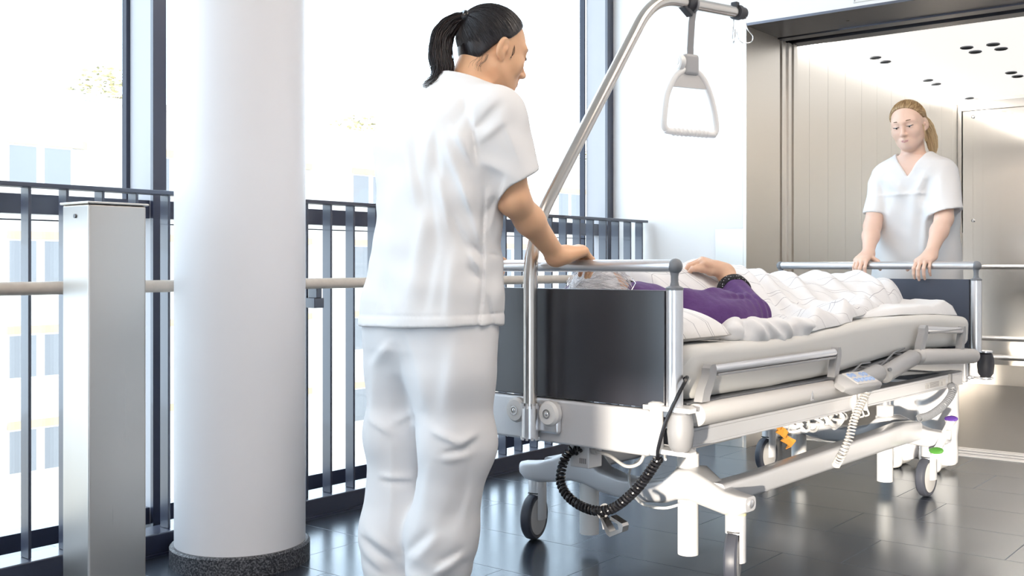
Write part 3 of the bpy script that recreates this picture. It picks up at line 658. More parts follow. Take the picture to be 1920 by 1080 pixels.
# mattress deck and its rounded side pieces
deck = [(0.05, 0.540), (0.93, 0.540), (1.18, 0.558), (1.47, 0.578), (2.07, 0.562)]
b = B()
for (y0, z0), (y1, z1) in zip(deck[:-1], deck[1:]):
    n0 = len(b.v); b.v += [(x, y, z+d) for d in (-0.012, 0.004) for (y, z) in ((y0, z0), (y1, z1)) for x in (-0.43, 0.43)]
    b.f += [(n0, n0+1, n0+3, n0+2), (n0+4, n0+6, n0+7, n0+5), (n0, n0+4, n0+5, n0+1), (n0+2, n0+3, n0+7, n0+6), (n0, n0+2, n0+6, n0+4), (n0+1, n0+5, n0+7, n0+3)]
b.build('deck', M['mid_grey'], bed)
for s in (-1, 1):
    for i, (y0, z0, y1, z1, mt_) in enumerate(((0.05, 0.5165, 0.945, 0.5135, 'beige_plastic'), (0.965, 0.519, 1.165, 0.540, 'grey_plastic'), (1.205, 0.529, 1.455, 0.571, 'grey_plastic'), (1.495, 0.570, 2.06, 0.537, 'beige_plastic'))):
        a = Vector((s*0.452, y0, z0)); c = Vector((s*0.452, y1, z1)); d = (c-a).normalized()
        p = B().tube([a - d*0.006, a, a + d*0.003, c - d*0.008, c, c + d*0.012], [0.018, 0.026, 0.0285, 0.0285, 0.025, 0.014], 28).build('deck_side', M[{'beige_plastic': 'beige_plastic', 'grey_plastic': 'side_grey'}[mt_]], bed)
        if s > 0:
            if i == 0:   # little embossed triangle mark
                q = B()
                for k, (o1, o2, sc) in enumerate(((0, 0, 1.0), (0.006, 0.002, 0.6))):
                    T = [(0.62+o1, 0.502+o2), (0.62+o1+0.018*sc, 0.502+o2), (0.62+o1+0.010*sc, 0.502+o2+0.026*sc)]
                    for m_ in range(3): q.tube([(0.4815, *T[m_]), (0.4815, *T[(m_+1) % 3])], 0.0011, 5)
                q.build('triangle_mark', M['alu'], p)
            if i in (1, 2):
                q = B()
                for t in (0.25, 0.7):
                    c2 = a.lerp(c, t) + Vector((-0.02, 0, 0.027)); q.tube([c2 + Vector((math.cos(u)*0.014, math.sin(u)*0.014, 0)) for u in np.linspace(0, 6.283, 17)], 0.0022, 6, caps=False)
                q.cyl(a + Vector((0.018, 0, 0.018)), a + Vector((0.026, -0.01, 0.02)), 0.006, seg=12)
                q.tube([a + Vector((-0.01, -0.03, 0.02)), a.lerp(c, 0.5) + Vector((-0.015, 0, 0.045)), c + Vector((-0.03, 0, 0.03))], 0.003, 6); q.build('hinge', M['mid_grey'], p)

# folded side guards
def guard(s, y0, y1, z0, z1, b0, b1):
    x = s*0.452
    g = B().tube([(x, y0+0.02, z0), (x, y1-0.012, z1)], 0.0115, 20).build('side_guard', M['alu'], bed)
    b = B(); b.box(x-0.0118, x+0.0118, y0+0.03, y1-0.02, z0-0.016, z0-0.010, bev=0.001)
    for (y, z, zb, sh, wd) in ((y0, z0, b0, -0.035, 0.030), (y1, z1, b1, -0.02, 0.024)):
        pr = [(y+sh-wd*0.55, zb), (y+sh-wd*0.2, zb+0.03), (y-wd*0.55, z-0.012), (y-wd*0.45, z+0.006), (y-wd*0.1, z+0.0155), (y+wd*0.45, z+0.0155), (y+wd*0.62, z+0.005), (y+wd*0.62, z-0.012), (y+sh+wd*0.75, zb+0.01), (y+sh+wd*0.7, zb)]
        b.prism(pr, x-0.012, x+0.012, 'x')
    b.build('guard_bracket', M['side_grey'], g)

for s in (-1, 1):
    guard(s, 0.115, 0.845, 0.624, 0.625, 0.548, 0.552); guard(s, 1.545, 1.93, 0.662, 0.642, 0.586, 0.572)
# ---- base: longitudinal beams, cross castings, lifting columns, casters
def loft(b, rings):
    n = len(rings[0]); n0 = len(b.v)
    for r in rings: b.v += [tuple(p) for p in r]
    m_ = len(rings)
    b.f += [(n0+i*n+k, n0+i*n+(k+1) % n, n0+(i+1)*n+(k+1) % n, n0+(i+1)*n+k) for i in range(m_-1) for k in range(n)]
    b.f += [tuple(n0+k for k in range(n))[::-1], tuple(n0+(m_-1)*n+k for k in range(n))]
def rrect(c, u, v, hu, hv, r=0.012, seg=4):
    c = Vector(c); u = Vector(u); v = Vector(v); out = []
    for (sx, sy, a0) in ((1, 1, 0), (-1, 1, 90), (-1, -1, 180), (1, -1, 270)):
        for k in range(seg+1):
            a = math.radians(a0 + 90*k/seg); out.append(c + u*(sx*(hu-r) + r*math.cos(a)) + v*(sy*(hv-r) + r*math.sin(a)))
    return out
def casting(ye, name, dirn):
    """cross casting: low arms to the caster mounts, raised shoulders over the lifting columns"""
    b = B()
    prof = [(-0.412, 0.232, 0.028, 0.02), (-0.385, 0.226, 0.034, 0.028), (-0.34, 0.226, 0.036, 0.033), (-0.28, 0.240, 0.038, 0.040), (-0.22, 0.258, 0.052, 0.046), (-0.17, 0.254, 0.054, 0.046), (-0.12, 0.225, 0.040, 0.036), (-0.05, 0.212, 0.036, 0.032),
            (0.05, 0.212, 0.036, 0.032), (0.12, 0.225, 0.040, 0.036), (0.17, 0.254, 0.054, 0.046), (0.22, 0.258, 0.052, 0.046), (0.28, 0.240, 0.038, 0.040), (0.34, 0.226, 0.036, 0.033), (0.385, 0.226, 0.034, 0.028), (0.412, 0.232, 0.028, 0.02)]
    rings = []
    for x, z, hy, hz in prof:
        yy = ye + dirn*(0.045 - 0.045*min(1, max(0, (abs(x)-0.2)/0.18)))
        rings.append(rrect((x, yy, z), (0, 1, 0), (0, 0, 1), hy, hz, 0.014))
    loft(b, rings); c = b.build(name, M['silver'], bed, smooth=50)
    for s in (-1, 1):
        B().lathe((s*0.395, ye, 0.232), [(0.012, 0), (0.012, 0.02), (0.009, 0.022)], 18, (s, 0, 0)).build('bolt_cap', M['alu'], c)
    return c
casting(0.40, 'head_base_arm', 1); casting(1.915, 'foot_base_arm', -1)
for s in (-1, 1):
    b = B(); rings = []
    for y, z, hz in ((0.40, 0.245, 0.030), (0.60, 0.243, 0.031), (1.10, 0.252, 0.034), (1.5, 0.258, 0.036), (1.72, 0.262, 0.040), (1.86, 0.256, 0.036)):
        rings.append(rrect((s*0.30, y, z), (1, 0, 0), (0, 0, 1), 0.03, hz, 0.012))
    loft(b, rings); b.build('base_beam', M['silver'], bed, smooth=50)
for ye in (0.445, 1.865):
    for s in (-1, 1):
        x = s*0.182
        c = B().cyl((x, ye, 0.045), (x, ye, 0.30), 0.0305, seg=32).build('lift_column', M['white_metal'], bed)
        B().lathe((x, ye, 0.29), [(0.036, 0), (0.036, 0.008), (0.032, 0.012), (0.032, 0.05), (0.026, 0.054)], 32).build('collar', M['white_metal'], c)
        B().cyl((x, ye, 0.33), (x, ye, 0.43), 0.023, seg=28).build('piston', M['alu'], c)
    B().box(-0.25, 0.25, ye-0.035, ye+0.035, 0.415, 0.432, bev=0.004).build('column_plate', M['silver'], bed)
def caster(x, y, ang, ring):
    """single sided castor; wheel stands on the floor"""
    R = Matrix.Rotation(math.radians(ang), 3, 'Z')
    def T(p): return Vector((x, y, 0)) + R @ Vector(p)
    b = B(); b.tube([T((0, 0, 0.145)), T((0, 0, 0.195)), T((0, 0, 0.203))], [0.029, 0.029, 0.026], 28)
    # half shell coming down on the outer side of the wheel
    rings = []
    for z in (0.17, 0.15, 0.12, 0.09, 0.066): 
        hw = 0.0145; rings.append([T((0.0135 + dx, dy, z)) for dx, dy in ((0, -0.026), (0.006, -0.023), (0.0125, -0.015), (0.0155, 0), (0.0125, 0.015), (0.006, 0.023), (0, 0.026))])
    loft(b, rings)
    k = b.build('caster', M['silver'], bed, smooth=40)
    if ring: B().cyl(T((0, 0, 0.196)), T((0, 0, 0.206)), 0.0295, seg=28).build('colour_ring', M['yellow_ring'], k)
    ax = tuple(R @ Vector((1, 0, 0))); c = T((-0.006, -0.012, 0.0755))
    B().lathe(c, [(0.058, -0.0165), (0.068, -0.0175), (0.0735, -0.012), (0.0755, 0), (0.0735, 0.012), (0.068, 0.0175), (0.058, 0.0165)], 48, ax).build('tyre', M['tyre'], k)
    B().lathe(c, [(0.008, -0.018), (0.050, -0.0185), (0.0585, -0.0165), (0.0585, 0.0165), (0.050, 0.0185), (0.008, 0.018)], 40, ax).build('wheel_disc', M['beige_plastic'], k)
    b = B(); b.box(-0.020, 0.014, -0.03, 0.012, 0.150, 0.1535, R=R, c=(0, 0, 0)); b.v = [tuple(Vector((x, y, 0)) + Vector(v)) for v in b.v]; b.build('wheel_slot', M['black'], k)
caster(0.365, 0.40, 23, True); caster(-0.375, 0.42, 15, False); caster(0.335, 1.915, 0, False); caster(-0.365, 1.95, 0, False)
# brake pedal at the near foot corner
p0, p1 = Vector((0.40, 1.985, 0.300)), Vector((0.40, 1.80, 0.178))
b = B(); d = (p1-p0).normalized(); u = Vector((1, 0, 0)); v = d.cross(u)
loft(b, [rrect(p0 - d*0.008, u, v, 0.010, 0.006, 0.004), rrect(p0 + d*0.01, u, v, 0.019, 0.008, 0.005), rrect(p0 + d*0.05, u, v, 0.013, 0.009, 0.005), rrect(p0.lerp(p1, 0.5), u, v, 0.014, 0.011, 0.005), rrect(p1 - d*0.05, u, v, 0.013, 0.009, 0.005), rrect(p1 - d*0.02, u, v, 0.021, 0.009, 0.005), rrect(p1 + d*0.008, u, v, 0.012, 0.006, 0.004)])
b.lathe(p0.lerp(p1, 0.45) + Vector((0.008, 0, 0)), [(0.018, 0), (0.018, 0.012), (0.012, 0.014)], 20, (1, 0, 0)); b.cyl(p0.lerp(p1, 0.45) + Vector((-0.05, 0, 0)), p0.lerp(p1, 0.45), 0.009)
ped = b.build('brake_pedal', M['white_plastic'], bed)
nv = v if v.z > 0 else -v
B().ball(p0 + d*0.014 + nv*0.007, (0.017, 0.026, 0.006), 18, frame_to(nv, (1, 0, 0))).build('pedal_pad', M['violet'], ped); ped.children[0]['label'] = 'violet pedal pad'
q = B().ball(p1 - d*0.02 + nv*0.008, (0.019, 0.028, 0.006), 18, frame_to(nv, (1, 0, 0))).build('pedal_pad', M['leaf_green'], ped); q['label'] = 'green pedal pad'
# motor boxes, cross tubes, wiring under the deck
b = B(); b.box(-0.10, 0.05, 0.75, 1.12, 0.36, 0.41, bev=0.02); b.box(-0.02, 0.10, 1.12, 1.62, 0.335, 0.40, bev=0.02); b.cyl((-0.05, 1.1, 0.37), (0.0, 1.75, 0.34), 0.028); b.build('actuator', M['white_metal'], bed)
b = B(); b.box(0.18, 0.27, 0.30, 0.62, 0.372, 0.40, bev=0.014); b.box(0.20, 0.27, 0.62, 0.80, 0.385, 0.405, bev=0.008); b.build('drive_cover', M['side_grey'], bed)
b = B()
for k in range(9):
    rng = random.Random(k); y = 0.80 + 0.05*k
    b.tube(bezier([(0.30, y, 0.43), (0.31 + rng.uniform(-.05, .05), y + rng.uniform(-.05, .07), 0.385), (0.29 + rng.uniform(-.06, .06), y + 0.1 + rng.uniform(-.05, .06), 0.36 + rng.uniform(-.02, .03)), (0.27, y + 0.17, 0.42)], 6), 0.005, 8)
b.tube(bezier([(0.33, 1.00, 0.42), (0.34, 1.05, 0.375), (0.33, 1.12, 0.36), (0.32, 1.18, 0.395), (0.33, 1.10, 0.41), (0.34, 1.02, 0.38)], 8), 0.008, 10)
b.build('wiring', M['white_plastic'], bed)
b = B(); b.tube(bezier([(0.1, 0.45, 0.31), (0.05, 0.50, 0.33), (-0.02, 0.44, 0.27), (0.06, 0.36, 0.20), (0.14, 0.37, 0.185), (0.19, 0.42, 0.20)], 8), 0.004, 8); b.build('earth_cable', M['white_plastic'], bed)
# control unit with cable sockets under the head crossbar
b = B(); b.box(0.07, 0.135, 0.03, 0.09, 0.345, 0.412, bev=0.004); u = b.build('junction_box', M['silver'], bed)
b = B()
for k in range(4): b.box(0.105+0.006*k, 0.108+0.006*k, 0.0285, 0.031, 0.358, 0.372)
b.build('vent_slots', M['print'], u)
b = B(); b.cyl((0.135, 0.05, 0.392), (0.15, 0.045, 0.392), 0.009); b.tube(bezier([(0.15, 0.045, 0.392), (0.19, 0.05, 0.385), (0.235, 0.06, 0.362), (0.27, 0.07, 0.372), (0.275, 0.09, 0.40)], 8), 0.0045, 8); b.build('lead', M['clear_grey'], u)
# coiled mains lead looping under the head end, its wall hook and tie
path = [(0.105, 0.03, 0.392), (0.082, 0.015, 0.388), (0.070, 0.0, 0.352), (0.080, -0.02, 0.310), (0.115, -0.03, 0.278), (0.168, -0.03, 0.258), (0.225, -0.03, 0.258), (0.275, -0.03, 0.280), (0.335, -0.03, 0.332), (0.380, -0.035, 0.385), (0.402, -0.035, 0.415)]
b = B(); b.tube(helix(path, 0.0098, 0.0042, 0.0105, per=10), 0.0042, 6)
b.tube(bezier([(0.400, -0.035, 0.412), (0.410, -0.05, 0.44), (0.430, -0.052, 0.50), (0.450, -0.045, 0.55), (0.462, -0.032, 0.585), (0.463, -0.012, 0.606), (0.452, 0.014, 0.614), (0.43, 0.028, 0.60), (0.415, 0.03, 0.57)], 8), 0.0048, 10); b.tube([(0.105, 0.03, 0.392), (0.118, 0.04, 0.392)], 0.006, 10)
ml = b.build('mains_lead', M['black'], bed)
b = B(); b.tube([(0.229 + 0.015*math.cos(a), -0.03 + 0.015*math.sin(a)*0.6, 0.258 + 0.016*math.sin(a)) for a in np.linspace(0, 6.28, 17)], 0.0028, 8); b.tube([(0.232, -0.04, 0.246), (0.238, -0.04, 0.215)], [0.004, 0.003], 8); b.build('cable_tie', M['beige_plastic'], ml)
pr = [(0.236, 0.250), (0.246, 0.246), (0.268, 0.216), (0.296, 0.226), (0.292, 0.240), (0.268, 0.247), (0.270, 0.256), (0.305, 0.243), (0.309, 0.236), (0.306, 0.222), (0.268, 0.203), (0.258, 0.208)]
B().prism(pr, -0.056, -0.03, 'y').build('wall_hook', M['pole_steel'], ml)
# ---- handset lying on the side piece, with its spiral cord
hs = thing('handset', 'grey bed remote control with pale blue buttons hooked on the bed side', 'remote control', (0, 0, 0), 0)
hs.location = Matrix.Translation((BO[0], BO[1], 0)) @ (Matrix.Rotation(BROT, 4, 'Z') @ Vector((0.497, 0.90, 0.535))); 
hs.rotation_euler = (math.radians(-2), math.radians(28), BROT)
b = B(); loft(b, [rrect((0, -0.115, -0.014), (1, 0, 0), (0, 0, 1), 0.018, 0.008, 0.007), rrect((0, -0.085, -0.008), (1, 0, 0), (0, 0, 1), 0.036, 0.019, 0.01), rrect((0, 0.0, -0.002), (1, 0, 0), (0, 0, 1), 0.04, 0.015, 0.008), rrect((0, 0.10, 0), (1, 0, 0), (0, 0, 1), 0.038, 0.012, 0.008), rrect((0, 0.118, 0), (1, 0, 0), (0, 0, 1), 0.028, 0.007, 0.006)])
b.build('body', M['side_grey'], hs, smooth=50)
B().box(-0.03, 0.03, -0.07, 0.085, 0.010, 0.0155, bev=0.003).build('keypad', M['beige_plastic'], hs)
for r_ in range(2):
    for c_ in range(5):
        if r_ == 1 and c_ == 2: continue
        y = -0.052 + 0.029*c_; B().tube([(0.013-0.026*r_ + 0.0075*math.cos(a), y + 0.0095*math.sin(a), 0.0165) for a in np.linspace(0, 6.283, 17)], 0.0021, 6, caps=False).build('button', M['button_blue'], hs)
def bw(p): return Matrix.Translation((BO[0], BO[1], 0)) @ (Matrix.Rotation(BROT, 4, 'Z') @ Vector(p))
def bthing(name, label, cat, p=(0, 0, 0), group=None): return thing(name, label, cat, tuple(bw(p)), BROT, group)
cd = bthing('spiral_cord', 'pale spiral cord hanging from the remote control below the bed side', 'cord')
b = B(); b.tube(helix([(0.445, 1.06, 0.50), (0.455, 1.06, 0.485), (0.45, 1.03, 0.45), (0.445, 0.99, 0.40), (0.44, 0.965, 0.345), (0.42, 0.95, 0.29), (0.39, 0.98, 0.255)], 0.0115, 0.0026, 0.0105), 0.0027, 6); b.build('coil', M['clear_grey'], cd)
cd = bthing('spiral_cord', 'dark grey spiral cord hanging near the foot end above the brake pedal', 'cord')
b = B(); b.tube(helix([(0.425, 1.90, 0.43), (0.44, 1.87, 0.42), (0.44, 1.84, 0.395), (0.43, 1.79, 0.365), (0.42, 1.70, 0.342), (0.41, 1.62, 0.338)], 0.0125, 0.0026, 0.0092), 0.0027, 6); b.build('coil', M['mid_grey'], cd)
og = bthing('tag', 'crumpled orange plastic tag tied to the wiring under the bed', 'tag', (0.20, 1.0, 0.33))
b = B(); rings = []
for k in range(9):
    t = k/8; rings.append([Vector(((0.012*math.sin(k*2.1)), -0.05 + 0.10*t, 0.04 - 0.085*t)) + Vector(q) for q in ((-0.002, -0.012-0.004*math.sin(k*1.7), -0.008), (0.002, -0.012-0.004*math.sin(k*1.7), -0.008), (0.006*math.sin(k*3), 0.014, 0.01+0.004*math.cos(k*2.3)), (0.002+0.006*math.sin(k*3), 0.014, 0.012))])
loft(b, rings); b.build('strip', M['orange'], og, smooth=20)

# ---- lifting pole, trapeze handle, hooks
pol = bthing('lifting_pole', 'bent steel lifting pole rising from the head end over the bed', 'pole', (0, -0.052, 0.43))
pts = round_path([(0, 0, 0), (0, 0, 0.542), (0, 0.585, 1.293), (0, 1.125, 1.336)], 0.13, 12)
B().tube(pts, 0.0188, 24).build('tube', M['pole_steel'], pol)
b = B(); b.cyl((0, 1.083, 1.333), (0, 1.107, 1.3345), 0.026, seg=28); b.cyl((0, 1.1, 1.334), (0, 1.137, 1.337), 0.021, seg=28); b.box(-0.012, 0.012, 1.073, 1.093, 1.345, 1.366, bev=0.003); b.build('end_cap', M['dark_rubber'], pol)
clp = B(); clp.cyl((0, 0.765, 1.308), (0, 0.815, 1.312), 0.0235, seg=28); clp.box(-0.012, 0.012, 0.735, 0.80, 1.276, 1.294, bev=0.004, R=Matrix.Rotation(math.radians(-25), 3, 'X'), c=(0, 0.77, 1.285)); clp.build('strap_stop', M['dark_rubber'], pol)
for (y, lab, s) in ((1.096, 'thin steel wire hook hanging under the end of the lifting pole, nearer of two', -1), (1.132, 'thin steel wire hook hanging at the tip of the lifting pole, farther of two', 1)):
    h = bthing('wire_hook', lab, 'hook', (s*0.014, y-0.052, 0.43+1.334-0.02), 'hooks on the lifting pole')
    b = B(); b.tube(bezier([(0, 0, 0.01), (0, 0, -0.012), (s*0.004, 0.004, -0.035), (s*0.016, 0.02, -0.060), (s*0.010, 0.014, -0.080), (s*-0.006, -0.008, -0.082), (s*-0.018, -0.022, -0.066), (s*-0.022, -0.028, -0.045)], 8), 0.0019, 8); b.build('wire', M['chrome'], h)
tz = bthing('trapeze_handle', 'white triangular grab handle on a grey strap hanging from the lifting pole', 'handle', (0, 0.745, 1.38)); tz.rotation_euler = (0, 0, BROT - math.radians(20))
b = B(); st = [(0, 0.012, 0.335), (0, 0.006, 0.30), (0, 0.0, 0.215), (0, 0.0, 0.19)]
for i in range(3): 
    (x0, y0, z0), (x1, y1, z1) = st[i], st[i+1]; loft(b, [rrect((0, y0, z0), (0, 1, 0), (1, 0, 0), 0.013, 0.002, 0.0019), rrect((0, y1, z1), (0, 1, 0), (1, 0, 0), 0.0125, 0.002, 0.0019)])
b.tube([(0.0225*math.cos(a), 0.016, 0.357 + 0.0235*math.sin(a)) for a in np.linspace(-2.2, 5.3, 20)], 0.004, 8); b.build('strap', M['grey_plastic'], tz)
b = B(); b.box(-0.014, 0.014, -0.03, 0.03, 0.125, 0.195, bev=0.012); b.build('buckle', M['side_grey'], tz)
b = B(); b.lathe((-0.0, -0.034, 0.165), [(0.02, -0.006), (0.025, 0), (0.025, 0.012), (0.02, 0.016)], 24, (-0.2, -1, 0)); b.lathe((0, -0.046, 0.168), [(0.012, 0), (0.012, 0.004), (0.01, 0.006)], 20, (-0.2, -1, 0)); b.build('clip', M['white_plastic'], tz)
b = B(); tri = [(0, -0.018, 0.148), (0, -0.062, 0.115), (0, -0.092, 0.06), (0, -0.103, 0.0), (0, -0.106, -0.04), (0, -0.096, -0.055), (0, -0.078, -0.06), (0, 0.078, -0.062), (0, 0.098, -0.058), (0, 0.106, -0.04), (0, 0.101, 0.0), (0, 0.084, 0.06), (0, 0.055, 0.115), (0, 0.018, 0.148)]
b.tube(bezier(tri, 6), 0.0105, 16)
for k in range(9): b.tube([(0, -0.066+0.0165*k-0.007, -0.0605), (0, -0.066+0.0165*k, -0.0605), (0, -0.066+0.0165*k+0.007, -0.0605)], [0.010, 0.0142, 0.010], 14)
b.build('grip', M['white_plastic'], tz)
B().prism([(-0.074, 0.085), (0.066, 0.085), (0.055, 0.115), (0.02, 0.146), (-0.02, 0.146), (-0.058, 0.115)], -0.005, 0.005, 'x').build('web', M['beige_plastic'], tz)
# ================================================================== BEDDING (bed frame)
def interp(x, X, Y): return float(np.interp(x, X, Y))
MT = ([0.05, 0.38, 0.70, 1.06, 1.32, 1.50, 1.80, 2.04, 2.13], [0.688, 0.680, 0.684, 0.703, 0.709, 0.712, 0.705, 0.692, 0.688])
MBt = ([0.05, 0.50, 0.91, 1.23, 1.50, 1.75, 2.04, 2.13], [0.548, 0.545, 0.549, 0.569, 0.584, 0.581, 0.573, 0.570])
def mtop(y): return interp(y, *MT)
mt_ = bthing('mattress', 'thick cream covered mattress bent up under the knees', 'mattress', (0, 0, 0))
b = B(); rings = []
N_ = 60
for i in range(N_+1):
    y = 0.055 + (2.12-0.055)*i/N_; e = min(y-0.055, 2.12-y); q = math.sqrt(max(0.02, 1-(1-min(1, e/0.05))**2)) if e < 0.05 else 1.0
    zt, zb = mtop(y), interp(y, *MBt); zc = (zt+zb)/2; h = (zt-zb)/2*(0.45+0.55*q); hw = 0.424*(0.955+0.045*q)
    rings.append([Vector((p.x + 0.003*noise.noise(Vector((y*6, p.z*9, 0.3))), p.y, p.z + 0.003*noise.noise(Vector((y*5, p.x*5, 4))))) for p in rrect((0, y, zc), (1, 0, 0), (0, 0, 1), hw, h, min(0.03, h*0.9), 6)])
loft(b, rings); b.build('cover', M['mattress'], mt_, smooth=60)

def sheet_obj(name, m, parent, nu, nv, fn, uvf, th_fn=None):
    """closed cloth body: top surface fn(u,v) -> (x,y,ztop,zbottom)"""
    P = [[fn(i/nu, j/nv) for j in range(nv+1)] for i in range(nu+1)]
    me = bpy.data.meshes.new(name); v = []; f = []
    for top in (1, 0):
        for i in range(nu+1):
            for j in range(nv+1):
                x, y, z1, z0 = P[i][j]; v.append((x, y, z1 if top else z0))
    K = (nu+1)*(nv+1); idx = lambda i, j: i*(nv+1)+j
    for i in range(nu):
        for j in range(nv):
            f.append((idx(i, j), idx(i+1, j), idx(i+1, j+1), idx(i, j+1))); f.append((K+idx(i, j), K+idx(i, j+1), K+idx(i+1, j+1), K+idx(i+1, j)))
    for i in range(nu):
        f.append((idx(i, 0), K+idx(i, 0), K+idx(i+1, 0), idx(i+1, 0))); f.append((idx(i, nv), idx(i+1, nv), K+idx(i+1, nv), K+idx(i, nv)))
    for j in range(nv):
        f.append((idx(0, j), idx(0, j+1), K+idx(0, j+1), K+idx(0, j))); f.append((idx(nu, j), K+idx(nu, j), K+idx(nu, j+1), idx(nu, j+1)))
    me.from_pydata(v, [], f); uv = me.uv_layers.new(name='UVMap')
    Q = np.array([[p[:3] for p in r] for r in P]); du = np.zeros((nu+1, nv+1)); dw = np.zeros((nu+1, nv+1))
    du[1:] = np.cumsum(np.linalg.norm(np.diff(Q, axis=0), axis=2), 0); dw[:, 1:] = np.cumsum(np.linalg.norm(np.diff(Q, axis=1), axis=2), 1)
    for _ in range(6): dw[1:-1] = (dw[:-2]+dw[1:-1]+dw[2:])/3; du[:, 1:-1] = (du[:, :-2]+du[:, 1:-1]+du[:, 2:])/3
    U = [(du[i, j], dw[i, j]) for i in range(nu+1) for j in range(nv+1)]
    for l in me.loops: uv.data[l.index].uv = U[l.vertex_index % K]
    me.polygons.foreach_set('use_smooth', [True]*len(me.polygons)); me.materials.append(m)
    o = bpy.data.objects.new(name, me); COL.objects.link(o); o.parent = parent; return o
def pil_uv(u, v, p): return ((u-0.5)*0.8, v*0.6 + 0.03*math.sin(u*7))
# pillow
pw = bthing('pillow', 'white pillow with thin grey lines under the patient\'s head', 'pillow', (0, 0, 0))
def pfn(u, v):
    a, c = 2*u-1, 2*v-1; x = 0.398*math.copysign(abs(a)**0.9, a); y = 0.172 + 0.150*math.copysign(abs(c)**0.9, c)
    e = max(0, (1-abs(a)**3.2))*max(0, (1-abs(c)**3.0)); k = e**0.42
    dent = 0.035*math.exp(-((x-0.0)/0.13)**2 - ((y-0.24)/0.14)**2)
    zt = 0.690 + 0.012 + k*0.088 - dent + 0.006*noise.noise(Vector((x*9, y*9, 2)))*k; zb = 0.690 + 0.012 - 0.009*min(1, k*3)
    pin = 0.02*(abs(c)**2)*(1-abs(a)) ; return (x, y, zt, zb)
sheet_obj('case', M['pillow'], pw, 46, 36, pfn, pil_uv)
# under-sheet folded over the foot of the mattress
fs_ = bthing('folded_sheet', 'plain white folded sheet lying on the foot end of the mattress', 'sheet', (0, 0, 0))
def sfn(u, v):
    y = 1.07 + 0.985*v; xr = 0.392 - 0.10*max(0, 1-(y-1.07)/0.5)**1.5; x = -0.40 + (xr+0.40)*u
    e = min((xr-x)/0.03, (y-1.07)/0.03, (2.055-y)/0.03, 1.0); e = math.sqrt(max(0, 1-(1-max(0, e))**2))
    th = 0.012 + 0.022*min(1, max(0, (y-1.2)/0.5)) + 0.024*math.exp(-((y-1.98)/0.07)**2) + 0.006*noise.noise(Vector((x*14, y*7, 5))) + 0.004*noise.noise(Vector((x*30, y*14, 5)))
    z0 = mtop(y) + 0.0015; return (x, y + 0.006*noise.noise(Vector((x*8, y*3, 1))), z0 + max(0.003, th*e), z0)
sheet_obj('linen', M['sheet'], fs_, 60, 80, sfn, lambda u, v, p: (u, v))
# duvet
dv = bthing('duvet', 'white duvet with thin grey check lines covering the patient', 'duvet', (0, 0, 0))
EDGE = ([0.36, 0.50, 0.72, 0.95, 1.10, 1.25, 1.45, 1.65, 1.85, 2.05], [0.350, 0.375, 0.405, 0.41, 0.39, 0.36, 0.31, 0.27, 0.24, 0.20])
RIDGE = ([0.30, 0.42, 0.60, 0.75, 0.93, 1.10, 1.30, 1.50, 1.62, 1.72, 1.82, 1.92, 2.0, 2.06], [0.862, 0.880, 0.890, 0.890, 0.882, 0.869, 0.852, 0.838, 0.840, 0.848, 0.853, 0.845, 0.80, 0.75])
def dfn(u, v):
    y = 0.37 + 1.69*v; xr = interp(y, *EDGE) + 0.010*noise.noise(Vector((y*7, 0, 3))); xl = -0.43
    x = xl + (xr-xl)*u
    base = mtop(y) + 0.002 + (0.012 if y > 1.1 else 0)
    top = interp(y, *RIDGE) - base
    foot = max(0, min(1, (y-1.45)/0.3))
    cx = -0.04 + 0.07*foot; sg = (0.235 + 0.015*math.cos(y*3))*(1-0.12*foot)
    a = (x-cx)/sg
    body = top*math.exp(-abs(a)**2.6)
    fluff = 0.030 + 0.012*noise.noise(Vector((x*6, y*5, 9)))
    # folds run diagonally from the feet towards the near head corner
    s1 = y*0.83 + x*0.56; s2 = -y*0.56 + x*0.83
    w1 = noise.noise(Vector((s1*2.2, s2*2.2, 0.7)))
    env = max(0, min(1, (y-0.62)/0.2))
    fo = env*(0.013*math.sin(s1*34 + 5*w1) + 0.008*math.sin(s1*61 + 7*w1 + 1.0) + 0.012*noise.noise(Vector((s1*13, s2*4, 3.1))))*(0.25 + 0.75*min(1, max(0, x+0.25)/0.3))
    fo += 0.006*noise.noise(Vector((x*18, y*16, 7)))
    # rolled near edge at the elbow
    roll = 0.020*math.exp(-((x-(xr-0.045))/0.045)**2)*max(0, min(1, (0.86-y)/0.22)) + 0.016*math.exp(-((x-(xr-0.04))/0.04)**2)
    lean = 0.004*math.exp(-((y-0.40)/0.05)**2)
    dent = 0.09*math.exp(-((x-0.30)/0.11)**2 - ((y-0.56)/0.16)**2)
    h = max(0.02, max(body, fluff) + 0.25*min(body, fluff) + fo*(0.35+0.65*min(1, body/0.08+0.5)) + roll + lean - dent*0.6)
    e = min((xr-x)/0.034, (x-xl)/0.03, (y-0.37)/0.034, (2.06-y)/0.03, 1.0); e = math.sqrt(max(0.0, 1-(1-max(0, e))**2))
    return (x, y, base + max(0.002, h*e) if e > 0 else base+0.002, base)
def duv(u, v, p): 
    s = (p[2]-0.70); return (p[0] + 0.5*s*(1 if p[0] > 0 else -1) + 0.01*noise.noise(Vector((p[0]*9, p[1]*9, 1))), p[1] + 0.02*noise.noise(Vector((p[0]*4, p[1]*4, 8))))
sheet_obj('cover', M['duvet'], dv, 130, 220, dfn, duv)

